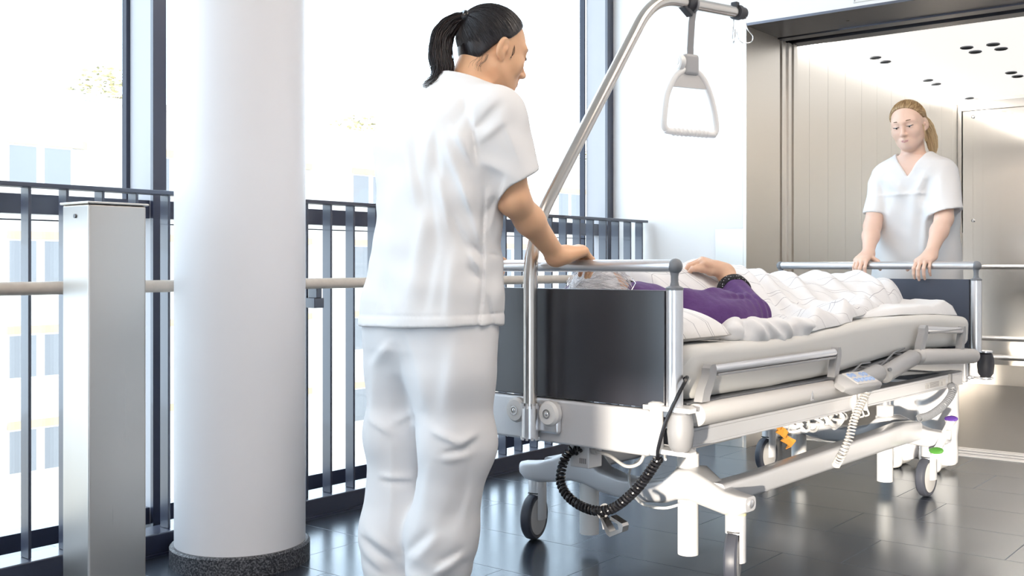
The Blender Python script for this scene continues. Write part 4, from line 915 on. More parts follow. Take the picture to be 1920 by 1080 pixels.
V = Vol(); V.chain([(0.352, 0.395, 0.704), (0.372, 0.45, 0.702), (0.382, 0.60, 0.698), (0.386, 0.75, 0.700), (0.376, 0.92, 0.711)], [0.035, 0.039, 0.034, 0.028, 0.013], 0.02)
def rdisp(P):
    s_ = P[:, 1]*40 + P[:, 2]*55; return (0.0030*np.sin(1.6*s_ + 3*wob(P, 12, 1)) + 0.0028*wob(P, 45, 2) + 0.002*wob(P, 90, 3) - 0.008*np.exp(-((P[:, 1]-0.405)/0.012)**2)*0 + 0.010*np.exp(-((P[:, 1]-0.415 - 0.4*(P[:, 2]-0.71))/0.010)**2)).astype(np.float32)
o = V.mesh('turned_edge', M['sheet'], dv, 0.0045, rdisp, 2); o['label'] = 'plain white rolled edge of the duvet'
# ================================================================== PEOPLE
def basis(f, up=(0, 0, 1), roll=0.0):
    """columns: right, forward, up"""
    f = Vector(f).normalized(); u = Vector(up); u = (u - f*u.dot(f)).normalized(); r = f.cross(u)
    if roll: 
        q = Matrix.Rotation(roll, 3, f); r = q @ r; u = q @ u
    return np.array([[r.x, f.x, u.x], [r.y, f.y, u.y], [r.z, f.z, u.z]])
class Head:
    def __init__(s, c, R, sc=1.0): s.c = np.array(c, float); s.R = R; s.s = sc
    def w(s, p): return s.c + s.R @ (np.array(p, float)*s.s)
    def add(s, V, age=0.0, mouth=0.0):
        k = s.s; w = s.w; R = s.R
        def E(c, r, kk=0.02, op='u', Rl=None): V.ell(w(c), np.array(r)*k, R if Rl is None else R @ Rl, kk, op)
        def Cn(a, b, r1, r2, kk=0.012, op='u'): V.cone(w(a), w(b), r1*k, r2*k, kk, op)
        E((0, -0.008, 0.022), (0.073, 0.092, 0.082), 0.01)
        E((0, 0.022, -0.030), (0.062, 0.060, 0.080), 0.03)
        E((0, 0.030, -0.068), (0.046, 0.048, 0.044), 0.03)
        E((0, 0.063, -0.094), (0.019, 0.022, 0.019), 0.03)
        for q in (-1, 1):
            E((q*0.038, 0.056, -0.032), (0.026, 0.022, 0.026), 0.02)
            Cn((q*0.055, -0.005, -0.058), (q*0.017, 0.058, -0.094), 0.012, 0.012, 0.03)
            Cn((q*0.012, 0.083, 0.016), (q*0.046, 0.066, 0.016), 0.009, 0.008, 0.02)
        for q in (-1, 1): E((q*0.031, 0.098, -0.004), (0.021, 0.020, 0.0135), 0.014, 's')
        for q in (-1, 1):
            E((q*0.031, 0.0715, -0.004), (0.0155, 0.0135, 0.0125), 0.004)
            Cn((q*0.017, 0.080, 0.002), (q*0.045, 0.074, 0.002), 0.0045, 0.004, 0.006)      # upper lid
            Cn((q*0.019, 0.079, -0.013), (q*0.043, 0.074, -0.012), 0.004, 0.004, 0.008)     # lower lid
        Cn((0, 0.084, 0.006), (0, 0.103, -0.037), 0.0058, 0.0080, 0.013); E((0, 0.105, -0.039), (0.0088, 0.0098, 0.0085), 0.010)
        for q in (-1, 1):
            E((q*0.0105, 0.094, -0.0435), (0.0068, 0.0098, 0.0068), 0.006)
            E((q*0.0065, 0.100, -0.0515), (0.0038, 0.0055, 0.0035), 0.004, 's')
        Cn((0, 0.089, -0.052), (0, 0.091, -0.062), 0.006, 0.006, 0.014)
        E((0, 0.080, -0.067), (0.024, 0.0135, 0.0075), 0.008); E((0, 0.079, -0.077), (0.021, 0.0125, 0.0080), 0.008)
        Cn((-0.022, 0.0905, -0.0715), (0.022, 0.0905, -0.0715), 0.0012, 0.0012, 0.004, 's')
        for q in (-1, 1):
            Rl = np.array(Matrix.Rotation(q*0.35, 3, 'Z') @ Matrix.Rotation(-0.18, 3, 'X'))
            E((q*0.0775, -0.012, -0.012), (0.0085, 0.0185, 0.031), 0.005, 'u', Rl); E((q*0.0865, -0.006, -0.006), (0.0075, 0.0105, 0.0195), 0.004, 's', Rl); E((q*0.080, 0.001, -0.012), (0.004, 0.004, 0.008), 0.003)
            E((q*0.074, -0.004, -0.036), (0.006, 0.009, 0.010), 0.006)
        return s
    def features(s, parent, off, browm, lipm, closed=False, smile=0.0):
        """lips, brows, lashes, eyes as small meshes of their own"""
        W = lambda p: Vector(s.w(p)) - Vector(off); k = s.s
        b = B()
        for q in (-1, 1):
            b.tube([W((q*0.012, 0.0913, 0.0185)), W((q*0.024, 0.0882, 0.0220)), W((q*0.037, 0.0818, 0.0222)), W((q*0.048, 0.0725, 0.017))], [0.0022*k, 0.0028*k, 0.0022*k, 0.0008*k], 8)
        b.build('eyebrows', browm, parent)
        b = B()
        lower = -0.0045
        for q in (-1, 1):
            pts = [(q*0.0165, 0.0835, lower+0.0005), (q*0.022, 0.0862, lower-0.0005), (q*0.030, 0.0872, lower-0.001), (q*0.038, 0.0852, lower-0.0005), (q*0.0455, 0.0795, lower+0.001), (q*0.0485, 0.078, lower-0.001)]
            b.tube([W(p) for p in pts], [0.0007*k, 0.0014*k, 0.0018*k, 0.0017*k, 0.0014*k, 0.0004*k], 8)
        b.build('eyelashes', M['iris'], parent)
        b = B(); c2 = B()
        for q in (-1, 1):
            b.ball(W((q*0.031, 0.0735, -0.0055)), (0.0138*k, 0.0122*k, 0.0095*k), 18, Matrix(s.R.tolist()))
            c2.ball(W((q*0.0300, 0.0822, -0.0085)), (0.0052*k, 0.0036*k, 0.0046*k), 14, Matrix(s.R.tolist()))
        b.build('eyes', M['eye'], parent); c2.build('irises', M['iris'], parent)
        b = B(); sm = smile
        up = [(-0.0205, 0.0842, -0.0712+sm), (-0.012, 0.0912, -0.0696), (-0.004, 0.0940, -0.0680), (0, 0.0940, -0.0688), (0.004, 0.0940, -0.0680), (0.012, 0.0912, -0.0696), (0.0205, 0.0842, -0.0712+sm)]
        lo = [(-0.019, 0.0845, -0.0722+sm), (-0.012, 0.0903, -0.0742), (0, 0.0929, -0.0754), (0.012, 0.0903, -0.0742), (0.019, 0.0845, -0.0722+sm)]
        b.tube([W(p) for p in up], [0.0008*k, 0.0022*k, 0.0027*k, 0.0025*k, 0.0027*k, 0.0022*k, 0.0008*k], 10); b.tube([W(p) for p in lo], [0.0008*k, 0.0027*k, 0.0037*k, 0.0027*k, 0.0008*k], 10)
        b.build('lips', lipm, parent)
HL = [(0, 0.056, 0.084), (0.022, 0.054, 0.081), (0.042, 0.047, 0.070), (0.056, 0.036, 0.054), (0.066, 0.022, 0.037), (0.072, 0.006, 0.020), (0.074, -0.016, 0.014), (0.073, -0.032, -0.006), (0.066, -0.048, -0.036), (0.045, -0.068, -0.062), (0.020, -0.078, -0.070), (0, -0.080, -0.071)]
def hair_cap(hd, parent, off, m, grow=0.008, res=0.003, tie=(0, -0.10, 0.046)):
    V = Vol(); k = hd.s; c = hd.c; R = hd.R
    V.ell(hd.w((0, -0.010, 0.022)), np.array((0.073+grow*0.8, 0.090+grow, 0.082+grow*0.9))*k, R, 0.01)
    V.ell(hd.w((0, -0.045, -0.030)), np.array((0.058, 0.042, 0.045))*k, R, 0.02)
    hy = np.array([-0.12, -0.085, -0.06, -0.035, -0.015, 0.005, 0.022, 0.045, 0.065, 0.09]); hz = np.array([-0.075, -0.072, -0.062, -0.02, 0.012, 0.018, 0.036, 0.066, 0.090, 0.12])
    def cut(x, y, z):
        dx, dy, dz = x-c[0], y-c[1], z-c[2]
        ly = (dx*R[0, 1] + dy*R[1, 1] + dz*R[2, 1])/k; lz = (dx*R[0, 2] + dy*R[1, 2] + dz*R[2, 2])/k
        return (np.interp(ly, hy, hz).astype(np.float32) - lz)*0.75*k
    V.fn(cut, [0]*3, [0]*3, 0.006, 'i'); V.lo = hd.c - 0.15; V.hi = hd.c + 0.15
    o = V.mesh('hair', m, parent, res, None, 1, off); me = o.data; P = np.empty(len(me.vertices)*3); me.vertices.foreach_get('co', P)
    d = P.reshape(-1, 3) + np.array(off) - hd.w((0, -0.01, 0.022)); ax_ = hd.w(tie) - hd.w((0, -0.01, 0.022)); ax_ /= np.linalg.norm(ax_); d /= np.linalg.norm(d, axis=1, keepdims=True); c_ = d @ ax_
    d = d - c_[:, None]*ax_; d = d/(np.linalg.norm(d, axis=1, keepdims=True)+1e-6) + 0.10*c_[:, None]*ax_
    me.attributes.new('flow', 'FLOAT_VECTOR', 'POINT').data.foreach_set('vector', d.astype(np.float32).ravel()); return o
def pulled_strands(hd, off, tie, n, rng, r=(0.0010, 0.0018), grow=0.0085, jit=0.004):
    """strands lying on the skull from the hairline to the hair tie"""
    HLf = HL + [(-x, y, z) for x, y, z in HL[-2:0:-1]]; cen = np.array((0, -0.010, 0.022)); rad = np.array((0.073+0.8*grow, 0.090+grow, 0.082+0.9*grow))
    T = np.array(tie) - cen; b = B()
    for i in range(n):
        u = rng.random()*len(HLf); i0 = int(u); t = u-i0; p = np.array(HLf[i0])*(1-t) + np.array(HLf[(i0+1) % len(HLf)])*t
        a = p - cen + rng.normal(size=3)*0.003; pts = []; st = 0.02 + rng.random()*0.4
        g = rng.random()*0.003
        for k in range(11):
            q = st + (1-st)*k/10; d = a*(1-q) + T*q; d = d + np.array((0, 0, 0.03))*math.sin(math.pi*q)*float(np.clip((a[2]+0.09)/0.11, 0, 1))
            e = math.sqrt(((d/rad)**2).sum()); sp = d/e*(1 + (g*0.6 + 0.0002)/0.08)
            if k == 10: sp = T + rng.normal(size=3)*0.004
            pts.append(Vector(hd.w(cen + sp + rng.normal(size=3)*jit*0.12)) - Vector(off))
        rr = rng.uniform(*r); b.tube(pts, [rr*0.05, rr*0.6] + [rr]*8 + [rr*0.7], 5, caps=False)
    return b
def lock(path, radii, n, rng, off, r=(0.0009, 0.0018), spread=1.0):
    """a tail of many strands about a centre line"""
    P = bezier(path, 6); m = len(P); b = B(); R_ = np.interp(np.linspace(0, 1, m), np.linspace(0, 1, len(radii)), radii)
    for i in range(n):
        a = rng.uniform(0, 6.28); q = math.sqrt(rng.random())*spread; a2 = rng.normal()*0.5; end = rng.uniform(0.72, 1.0); pts = []; rs = []
        rr = rng.uniform(*r); nm = max(4, int(m*end)); ph = rng.uniform(0, 6.28); wv = rng.uniform(0, 0.25)
        for k in range(nm):
            t = P[min(k+1, m-1)] - P[max(k-1, 0)]; F = frame_to(t, (0.3, 0.9, 0.1)); aa = a + a2*k/m
            pts.append(P[k] + F @ Vector((math.cos(aa)*q*R_[k], math.sin(aa)*q*R_[k], 0)) + F @ Vector((math.sin(ph+k*0.7), math.cos(ph+k*0.6), 0))*wv*R_[k]*0.5 - Vector(off))
            rs.append(rr*(1 - 0.8*max(0, (k/nm-0.75)/0.25)))
        b.tube(pts, rs, 5, caps=False)
    return b
def hand(V, wrist, d, n, right=True, curl=(45, 60, 35), scale=1.0, thumb=(0.75, 0.35, -0.25), spread=0.06, curls=None):
    d = Vector(d).normalized(); n = Vector(n); n = (n - d*n.dot(d)).normalized(); s = n.cross(d) if right else d.cross(n); w = Vector(wrist); k = scale
    kn = [w + d*(0.086*k) + s*(0.030*k) - n*0.002*k, w + d*(0.090*k) + s*(0.010*k), w + d*(0.086*k) - s*(0.010*k) - n*0.001*k, w + d*(0.076*k) - s*(0.028*k) - n*0.004*k]
    for i, q in enumerate(kn):
        V.cone(w + s*(0.012-0.008*i)*k, q, 0.0155*k, 0.0112*k, 0.016)
    V.cone(w - d*0.01*k, w + d*0.03*k, 0.022*k, 0.019*k, 0.02)
    V.cone(w + d*0.015*k - s*0.022*k - n*0.008*k, w + d*0.06*k - s*0.026*k - n*0.006*k, 0.012*k, 0.010*k, 0.016)
    LN = [(0.043, 0.025, 0.021), (0.047, 0.029, 0.022), (0.044, 0.027, 0.022), (0.034, 0.021, 0.020)]
    for i, q in enumerate(kn):
        dd = (d + s*(spread*(1.2-0.8*i))).normalized(); nn = (n - dd*n.dot(dd)).normalized(); a = 0; p = Vector(q); cu = curls[i] if curls else (curl[0]+2*i, curl[1], curl[2]); r0 = (0.0092, 0.0096, 0.0092, 0.0080)[i]*k
        for j in range(3):
            a += math.radians(cu[j]); v = dd*math.cos(a) - nn*math.sin(a); e = p + v*LN[i][j]*k
            V.cone(p, e, r0*(1-0.10*j), r0*(1-0.10*(j+1)), 0.004); p = e
    t0 = w + d*0.022*k + s*0.020*k - n*0.006*k; v = (s*thumb[0] + d*thumb[1] + n*thumb[2]).normalized(); t1 = t0 + v*0.040*k; v2 = (v*0.7 + d*0.75).normalized(); t2 = t1 + v2*0.032*k; t3 = t2 + (v2 - n*0.3).normalized()*0.025*k
    V.chain([t0, t1, t2, t3], [0.0145*k, 0.0115*k, 0.0098*k, 0.0082*k], 0.008)
    return kn
def torso(V, levels, r, p=2.4, k=0.03, op='u'):
    Z, X, Y, A, Bb = [np.array(q, np.float32) for q in zip(*levels)]; r = np.array(r, np.float32); r /= np.hypot(*r); f = np.array((-r[1], r[0]), np.float32)
    def fn(x, y, z):
        cx, cy, a, b = (np.interp(z, Z, q).astype(np.float32) for q in (X, Y, A, Bb))
        u = np.abs((x-cx)*r[0] + (y-cy)*r[1])/a; v = np.abs((x-cx)*f[0] + (y-cy)*f[1])/b
        g = (np.power(u, p) + np.power(v, p))**(1/p)
        d = (g-1)*np.minimum(a, b)*0.95
        return np.maximum(np.maximum(d, z-Z[-1]), Z[0]-z)
    m = max(A.max(), Bb.max()); return V.fn(fn, (X.min()-m, Y.min()-m, Z[0]), (X.max()+m, Y.max()+m, Z[-1]), k, op)
def sleeve(V, a, b, ra, rb, hp, hn, th=0.006, k=0.035, deep=0.045):
    th = 0.022
    """cone from shoulder to cuff, cut by the hem plane, hollow near the cuff"""
    a, b, hp, hn = V3(a), V3(b), V3(hp), V3(hn); hn = hn/np.linalg.norm(hn); b2 = b + (b-a)*0.35; ba = b2-a; q = float(ba @ ba); rb2 = rb + (rb-ra)*0.35
    def fn(x, y, z):
        h = np.clip(((x-a[0])*ba[0] + (y-a[1])*ba[1] + (z-a[2])*ba[2])/q, 0, 1); r = np.sqrt((x-a[0]-ba[0]*h)**2 + (y-a[1]-ba[1]*h)**2 + (z-a[2]-ba[2]*h)**2); R = ra + (rb2-ra)*h
        pl = (x-hp[0])*hn[0] + (y-hp[1])*hn[1] + (z-hp[2])*hn[2]
        return np.maximum(np.maximum(r-R, pl), -np.maximum(r-(R-th), -(pl+deep)))
    m = max(ra, rb)*1.2; return V._reg(fn, np.minimum(a, b2)-m, np.maximum(a, b2)+m, k, 'u')
def shrink(levels, e): return [(z, x, y, a-e, b-e) for z, x, y, a, b in levels]
def half(V, p, nrm, k=0.004, lim=None):
    """keep the side the normal points away from"""
    p = np.array(p, np.float32); nn = np.array(nrm, np.float32); nn /= np.linalg.norm(nn)
    V.p.append((lambda x, y, z: (x-p[0])*nn[0] + (y-p[1])*nn[1] + (z-p[2])*nn[2], np.array([0]*3), np.array([0]*3), k, 'i')); return V
def camroot(name, label, x, y): 
    return thing(name, label, 'person', (CT*x - ST*y, ST*x + CT*y, 0), TH)

# ------------------------------------------------------------------ nurse at the head end (camera-heading axes: x right, y away)
N1 = (-0.215, 2.74, 0.0); n1 = camroot('person', 'dark haired person in white seen from behind, one hand on the head end handle', N1[0], N1[1])
RA = (0.747, -0.665); FA = (0.665, 0.747)
lev1 = [(0.70, -0.212, 2.715, 0.200, 0.148), (0.80, -0.206, 2.72, 0.194, 0.144), (0.92, -0.194, 2.725, 0.180, 0.134), (1.02, -0.187, 2.735, 0.176, 0.128), (1.12, -0.183, 2.75, 0.184, 0.127), (1.20, -0.180, 2.77, 0.202, 0.130), (1.26, -0.170, 2.785, 0.206, 0.122), (1.30, -0.160, 2.795, 0.190, 0.108), (1.33, -0.150, 2.80, 0.158, 0.092), (1.36, -0.142, 2.81, 0.108, 0.078), (1.40, -0.132, 2.818, 0.070, 0.064), (1.41, -0.130, 2.82, 0.066, 0.06)]
SHR, ELR, WRR = np.array((-0.030, 2.675, 1.262)), np.array((0.006, 2.655, 1.050)), np.array((0.118, 2.795, 0.913))
SHL, ELL, WRL = np.array((-0.292, 2.900, 1.265)), np.array((-0.235, 2.960, 1.04)), np.array((-0.120, 3.03, 0.925))
hd1 = Head((-0.050, 2.865, 1.468), basis((0.868, 0.50, -0.27), roll=0.05), 1.0)
V = Vol(); torso(V, shrink(lev1, 0.014)[1:-2], RA)
V.cone((-0.135, 2.815, 1.30), hd1.w((0, -0.030, -0.045)), 0.060, 0.053, 0.03)
hd1.add(V)
V.chain([SHR, ELR], [0.050, 0.0375], 0.02); V.chain([ELR, ELR*0.65+WRR*0.35, WRR], [0.0365, 0.036, 0.0235], 0.02); V.ell(ELR + np.array((-0.014, -0.012, -0.004)), (0.02, 0.02, 0.025), None, 0.02)
V.chain([SHL, ELL], [0.052, 0.040], 0.02); V.chain([ELL, WRL], [0.041, 0.026], 0.02)
hand(V, WRR, (0.74, 0.62, 0.24), (-0.15, -0.12, 1), True, (50, 52, 26), 0.98, thumb=(0.8, 0.35, -0.1))
hand(V, WRL, (0.66, 0.75, -0.02), (0, 0, 1), False, (48, 62, 40), 0.98)
body = V.mesh('body', M['skin1'], n1, 0.0032, None, 2, N1)
hd1.features(n1, N1, M['brow_dark'], M['lips'], smile=0.004)
# tunic
V = Vol(); torso(V, lev1, RA)
cR = np.array((0.012, 2.655, 1.095)); cL = np.array((-0.275, 2.955, 1.09))
sleeve(V, SHR + np.array((-0.012, 0.006, 0.0)), cR, 0.074, 0.066, cR + np.array((0, 0, 0.0)), (0.45, 0.08, -0.89)); sleeve(V, SHL + np.array((0.012, -0.008, 0.0)), cL, 0.076, 0.070, cL, (0, 0.1, -1))
V.cone((-0.138, 2.815, 1.34), (-0.115, 2.83, 1.46), 0.058, 0.066, 0.004, 's')
half(V, (-0.135, 2.81, 1.374), (0.30, 0.10, 1.0)); half(V, (-0.215, 2.715, 0.738), (0.02, -0.02, -1.0))
def q1(px, py, Y): return ((px-960)/2014*Y, Y, H - (py-497)/2014*Y)
def F1(L, nb=2.60): return [(q1(a[0], a[1], Yd), q1(c[0], c[1], Yd), w, h) for (a, c, Yd, w, h) in L]
fl = F1([((870, 168), (884, 240), 2.66, 0.008, -0.007), ((884, 235), (896, 310), 2.61, 0.008, -0.008), ((819, 250), (827, 335), 2.66, 0.011, -0.008), ((848, 240), (888, 310), 2.64, 0.011, 0.008), ((833, 262), (884, 395), 2.64, 0.013, 0.008),
         ((862, 330), (908, 470), 2.62, 0.010, 0.006), ((751, 255), (790, 395), 2.71, 0.016, 0.006), ((775, 240), (802, 400), 2.69, 0.012, -0.005), ((819, 322), (845, 430), 2.63, 0.009, 0.006), ((805, 330), (825, 470), 2.64, 0.012, -0.005), ((845, 400), (880, 470), 2.62, 0.010, -0.006),
         ((910, 351), (905, 450), 2.58, 0.004, -0.006), ((905, 450), (904, 560), 2.575, 0.004, -0.006), ((904, 545), (896, 622), 2.575, 0.004, -0.005), ((914, 560), (926, 622), 2.565, 0.005, -0.004), ((922, 474), (946, 483), 2.56, 0.004, -0.006), ((949, 330), (918, 428), 2.56, 0.008, 0.007), ((940, 345), (912, 400), 2.57, 0.006, -0.006),
         ((880, 478), (902, 508), 2.58, 0.006, 0.006), ((878, 500), (900, 525), 2.58, 0.005, -0.005), ((884, 455), (903, 480), 2.58, 0.005, -0.005), ((891, 245), (945, 188), 2.62, 0.010, -0.007), ((905, 262), (950, 225), 2.60, 0.010, 0.006), ((900, 300), (960, 330), 2.58, 0.012, 0.006), ((940, 220), (978, 310), 2.58, 0.009, 0.005),
         ((800, 400), (770, 560), 2.66, 0.016, 0.006), ((740, 330), (715, 560), 2.73, 0.018, 0.006), ((850, 480), (842, 600), 2.61, 0.016, 0.006), ((715, 470), (745, 590), 2.73, 0.014, -0.005), ((820, 470), (800, 590), 2.64, 0.014, -0.004), ((890, 180), (850, 250), 2.68, 0.014, -0.005), ((845, 165), (800, 300), 2.70, 0.02, 0.005)])
def disp1(P):
    d = 1.1*folds2(P, fl, lambda P: 2.70 + 0.55*(-P[:, 0]-0.19)*0.9); d += 0.0035*wob(P, 14, 3) + 0.002*wob(P, 34, 5)
    hz = 0.738 + 0.02*(P[:, 0]+0.215); d -= 0.002*np.exp(-((P[:, 2]-hz-0.030)/0.003)**2)*-1
    return d.astype(np.float32)
tn = V.mesh('tunic', M['scrubs'], n1, 0.0042, disp1, 2, N1)
# trousers
V = Vol(); torso(V, [(0.50, -0.212, 2.72, 0.03, 0.03), (0.56, -0.212, 2.72, 0.085, 0.06), (0.62, -0.212, 2.72, 0.135, 0.10), (0.68, -0.212, 2.72, 0.168, 0.124), (0.74, -0.212, 2.72, 0.180, 0.130), (0.80, -0.210, 2.72, 0.170, 0.120), (0.86, -0.207, 2.725, 0.15, 0.10)], RA, 2.4, 0.03)
V.chain([(-0.276, 2.775, 0.70), (-0.284, 2.78, 0.62), (-0.298, 2.785, 0.45), (-0.305, 2.77, 0.20), (-0.305, 2.76, 0.02)], [0.088, 0.088, 0.080, 0.076, 0.080], 0.04)
V.chain([(-0.146, 2.665, 0.70), (-0.144, 2.66, 0.62), (-0.140, 2.655, 0.45), (-0.172, 2.665, 0.22), (-0.194, 2.66, 0.02)], [0.098, 0.100, 0.092, 0.080, 0.080], 0.04)
half(V, (-0.3, 2.7, 0.028), (0, 0, -1))
fl2 = F1([((712, 897), (776, 902), 2.68, 0.006, 0.006), ((712, 906), (772, 910), 2.68, 0.006, -0.005), ((782, 791), (776, 898), 2.62, 0.009, -0.006), ((808, 809), (866, 834), 2.56, 0.009, 0.008), ((860, 834), (900, 815), 2.55, 0.008, 0.008), ((830, 849), (874, 843), 2.555, 0.008, -0.009), ((872, 843), (900, 824), 2.55, 0.007, -0.008), ((825, 862), (880, 856), 2.555, 0.012, 0.007),
          ((681, 1017), (736, 1055), 2.68, 0.008, -0.010), ((688, 1005), (740, 1038), 2.68, 0.010, 0.008), ((682, 1045), (720, 1072), 2.68, 0.010, 0.008), ((806, 1000), (757, 1052), 2.57, 0.009, -0.009), ((820, 1005), (770, 1060), 2.57, 0.010, 0.007), ((862, 1050), (810, 1082), 2.56, 0.010, 0.009), ((868, 1035), (820, 1062), 2.56, 0.008, -0.007), ((909, 853), (843, 994), 2.55, 0.016, -0.007), ((890, 870), (870, 1000), 2.55, 0.012, 0.006),
          ((735, 640), (690, 690), 2.70, 0.012, 0.006), ((748, 650), (765, 800), 2.66, 0.012, -0.006), ((765, 620), (800, 760), 2.62, 0.014, 0.006), ((700, 690), (690, 800), 2.70, 0.012, 0.005), ((690, 790), (735, 815), 2.69, 0.010, 0.006), ((735, 800), (770, 780), 2.66, 0.009, 0.006), ((850, 650), (830, 780), 2.57, 0.02, 0.006), ((895, 640), (912, 760), 2.56, 0.008, -0.004), ((735, 830), (730, 1000), 2.69, 0.010, 0.004), ((800, 880), (780, 1000), 2.58, 0.012, 0.005)])
V.mesh('trousers', M['trouser'], n1, 0.0045, lambda P: (folds2(P, fl2, lambda P: 2.67 - 0.9*(P[:, 0]+0.2)) + 0.004*wob(P, 13, 8) + 0.0020*wob(P, 32, 11) + 0.004*np.maximum(0, 1-P[:, 2]/0.22)*np.sin(P[:, 2]*110 + P[:, 0]*40)).astype(np.float32), 2, N1)
for (x, y) in ((-0.315, 2.775), (-0.19, 2.665)):
    V = Vol(); a = np.array((x, y, 0.0)); ff = np.array((FA[0], FA[1], 0)); V.cone(a + ff*-0.05 + (0, 0, 0.04), a + ff*0.15 + (0, 0, 0.032), 0.038, 0.032, 0.02); V.ell(a + ff*0.12 + (0, 0, 0.03), (0.05, 0.06, 0.035), None, 0.02); V.cone(a + (0, 0, 0.05), a + (0, 0, 0.10), 0.04, 0.042, 0.02)
    half(V, (x, y, 0.003), (0, 0, -1)); V.mesh('shoe', M['white_plastic'], n1, 0.006, None, 1, N1)
# hair, tie and pony tail
rng = np.random.RandomState(3); T1 = (0, -0.100, 0.046)
hc = hair_cap(hd1, n1, N1, M['cap_dark'], 0.0085, tie=T1)
pulled_strands(hd1, N1, T1, 1900, rng, (0.0004, 0.0008)).build('strands', M['hair_dark'], hc, smooth=60, weld=False)
tw = Vector(hd1.w(T1)); tb = Vector(hd1.w((0, -0.112, 0.050)))
ti = B(); ti.tube([tw.lerp(tb, t) - Vector(N1) for t in (-0.3, 0, 0.5, 1.0, 1.3)], [0.014, 0.0175, 0.019, 0.0175, 0.014], 16); ti.build('hair_tie', M['black'], hc)
tp = [hd1.w((0, -0.104, 0.048)), q1(850, 42, 2.815), q1(831, 66, 2.81), q1(826, 100, 2.80), q1(830, 132, 2.79), q1(818, 152, 2.77), q1(790, 161, 2.75)]
pt = lock(tp, [0.012, 0.022, 0.029, 0.031, 0.030, 0.022, 0.008], 520, rng, N1, (0.0006, 0.0011)).build('ponytail', M['hair_dark'], hc, smooth=60, weld=False)
lock(tp, [0.012, 0.023, 0.031, 0.033, 0.032, 0.024, 0.010], 90, rng, N1, (0.0004, 0.0008)).build('ponytail', M['hair_dark_strand'], hc, smooth=60, weld=False)
b = B()
for k in range(16):   # wisps at the nape and by the ear
    p = np.array((rng.uniform(0.02, 0.062), rng.uniform(-0.066, -0.040), -0.062)); c_ = rng.uniform(-0.015, 0.02)
    b.tube(bezier([Vector(hd1.w(p + np.array((0.004, 0.004, 0.022)))) - Vector(N1), Vector(hd1.w(p + np.array((0.007, 0.002+c_*0.3, 0.004)))) - Vector(N1), Vector(hd1.w(p + np.array((0.006, -0.006+c_*0.8, -0.012)))) - Vector(N1), Vector(hd1.w(p + np.array((0.004, -0.002+c_*1.3, -0.028)))) - Vector(N1)], 5), [0.0003]*12 + [0.00015]*4, 4)
for k in range(5): b.tube(bezier([Vector(hd1.w((0.070, 0.022, 0.014))) - Vector(N1), Vector(hd1.w((0.0695, 0.024+0.0015*k, -0.010))) - Vector(N1), Vector(hd1.w((0.066, 0.027-0.002*k, -0.032))) - Vector(N1)], 5), [0.0003]*9 + [0.0001]*2, 4)
b.build('loose_wisps', M['hair_dark_strand'], hc, smooth=60, weld=False)

# ------------------------------------------------------------------ nurse at the foot end
N2 = (1.79, 4.76, 0.0); n2 = camroot('person', 'blonde person in white V neck tunic standing behind the foot end, gripping its bar', N2[0], N2[1])
R2 = (-0.747, 0.665); F2 = (-0.665, -0.747)
lev2 = [(0.70, 1.800, 4.775, 0.205, 0.140), (0.90, 1.796, 4.77, 0.192, 0.130), (1.05, 1.790, 4.76, 0.185, 0.124), (1.18, 1.782, 4.745, 0.192, 0.124), (1.26, 1.772, 4.73, 0.190, 0.116), (1.31, 1.766, 4.715, 0.172, 0.100), (1.34, 1.764, 4.705, 0.142, 0.086), (1.365, 1.762, 4.70, 0.095, 0.072), (1.39, 1.760, 4.695, 0.064, 0.058), (1.40, 1.76, 4.69, 0.06, 0.056)]
S2R, E2R, W2R = np.array((1.646, 4.815, 1.285)), np.array((1.590, 4.740, 1.060)), np.array((1.535, 4.632, 0.936))
S2L, E2L, W2L = np.array((1.880, 4.610, 1.285)), np.array((1.822, 4.530, 1.085)), np.array((1.733, 4.450, 0.934))
hd2 = Head((1.716, 4.655, 1.502), basis((-0.60, -0.80, -0.22), roll=0.10), 0.91)
V = Vol(); torso(V, shrink(lev2, 0.008)[1:-2], R2); V.cone((1.762, 4.70, 1.31), hd2.w((0, -0.030, -0.045)), 0.055, 0.045, 0.03); hd2.add(V)
V.chain([S2R*0.8+E2R*0.2+(0.01, -0.01, 0), E2R], [0.044, 0.036], 0.02); V.chain([E2R, E2R*0.65+W2R*0.35, W2R], [0.035, 0.035, 0.0225], 0.02)
V.chain([S2L*0.8+E2L*0.2+(-0.01, 0.01, 0), E2L], [0.044, 0.036], 0.02); V.chain([E2L, E2L*0.65+W2L*0.35, W2L], [0.035, 0.035, 0.0225], 0.02)
hand(V, W2R, (-0.62, -0.68, -0.30), (-0.25, -0.28, 1), True, (34, 42, 22), 0.92, thumb=(0.85, 0.2, -0.5)); hand(V, W2L, (-0.62, -0.68, -0.30), (-0.25, -0.28, 1), False, (34, 42, 22), 0.92, thumb=(0.85, 0.2, -0.5))
V.mesh('body', M['skin2'], n2, 0.0032, None, 2, N2)
hd2.features(n2, N2, M['brow'], M['lips'])
V = Vol(); torso(V, lev2, R2)
c2R = np.array((1.610, 4.765, 1.115)); c2L = np.array((1.842, 4.553, 1.115))
sleeve(V, S2R + np.array((0.028, -0.022, 0)), c2R, 0.056, 0.055, c2R, (c2R-S2R)*(0.4, 0.4, 1)); sleeve(V, S2L + np.array((-0.028, 0.026, 0)), c2L, 0.058, 0.070, c2L, (c2L-S2L)*(-0.4, 0.4, 1))
half(V, (1.79, 4.76, 0.735), (0, 0, -1)); half(V, (1.762, 4.70, 1.383), (0.0, 0.0, 1))
def vneck(x, y, z):
    u = np.abs((x-1.762)*R2[0] + (y-4.70)*R2[1]); v = (x-1.762)*F2[0] + (y-4.70)*F2[1]
    return np.maximum(np.maximum(u - (z-1.272)*0.62, -(v-0.0)), z-1.45)*0.8
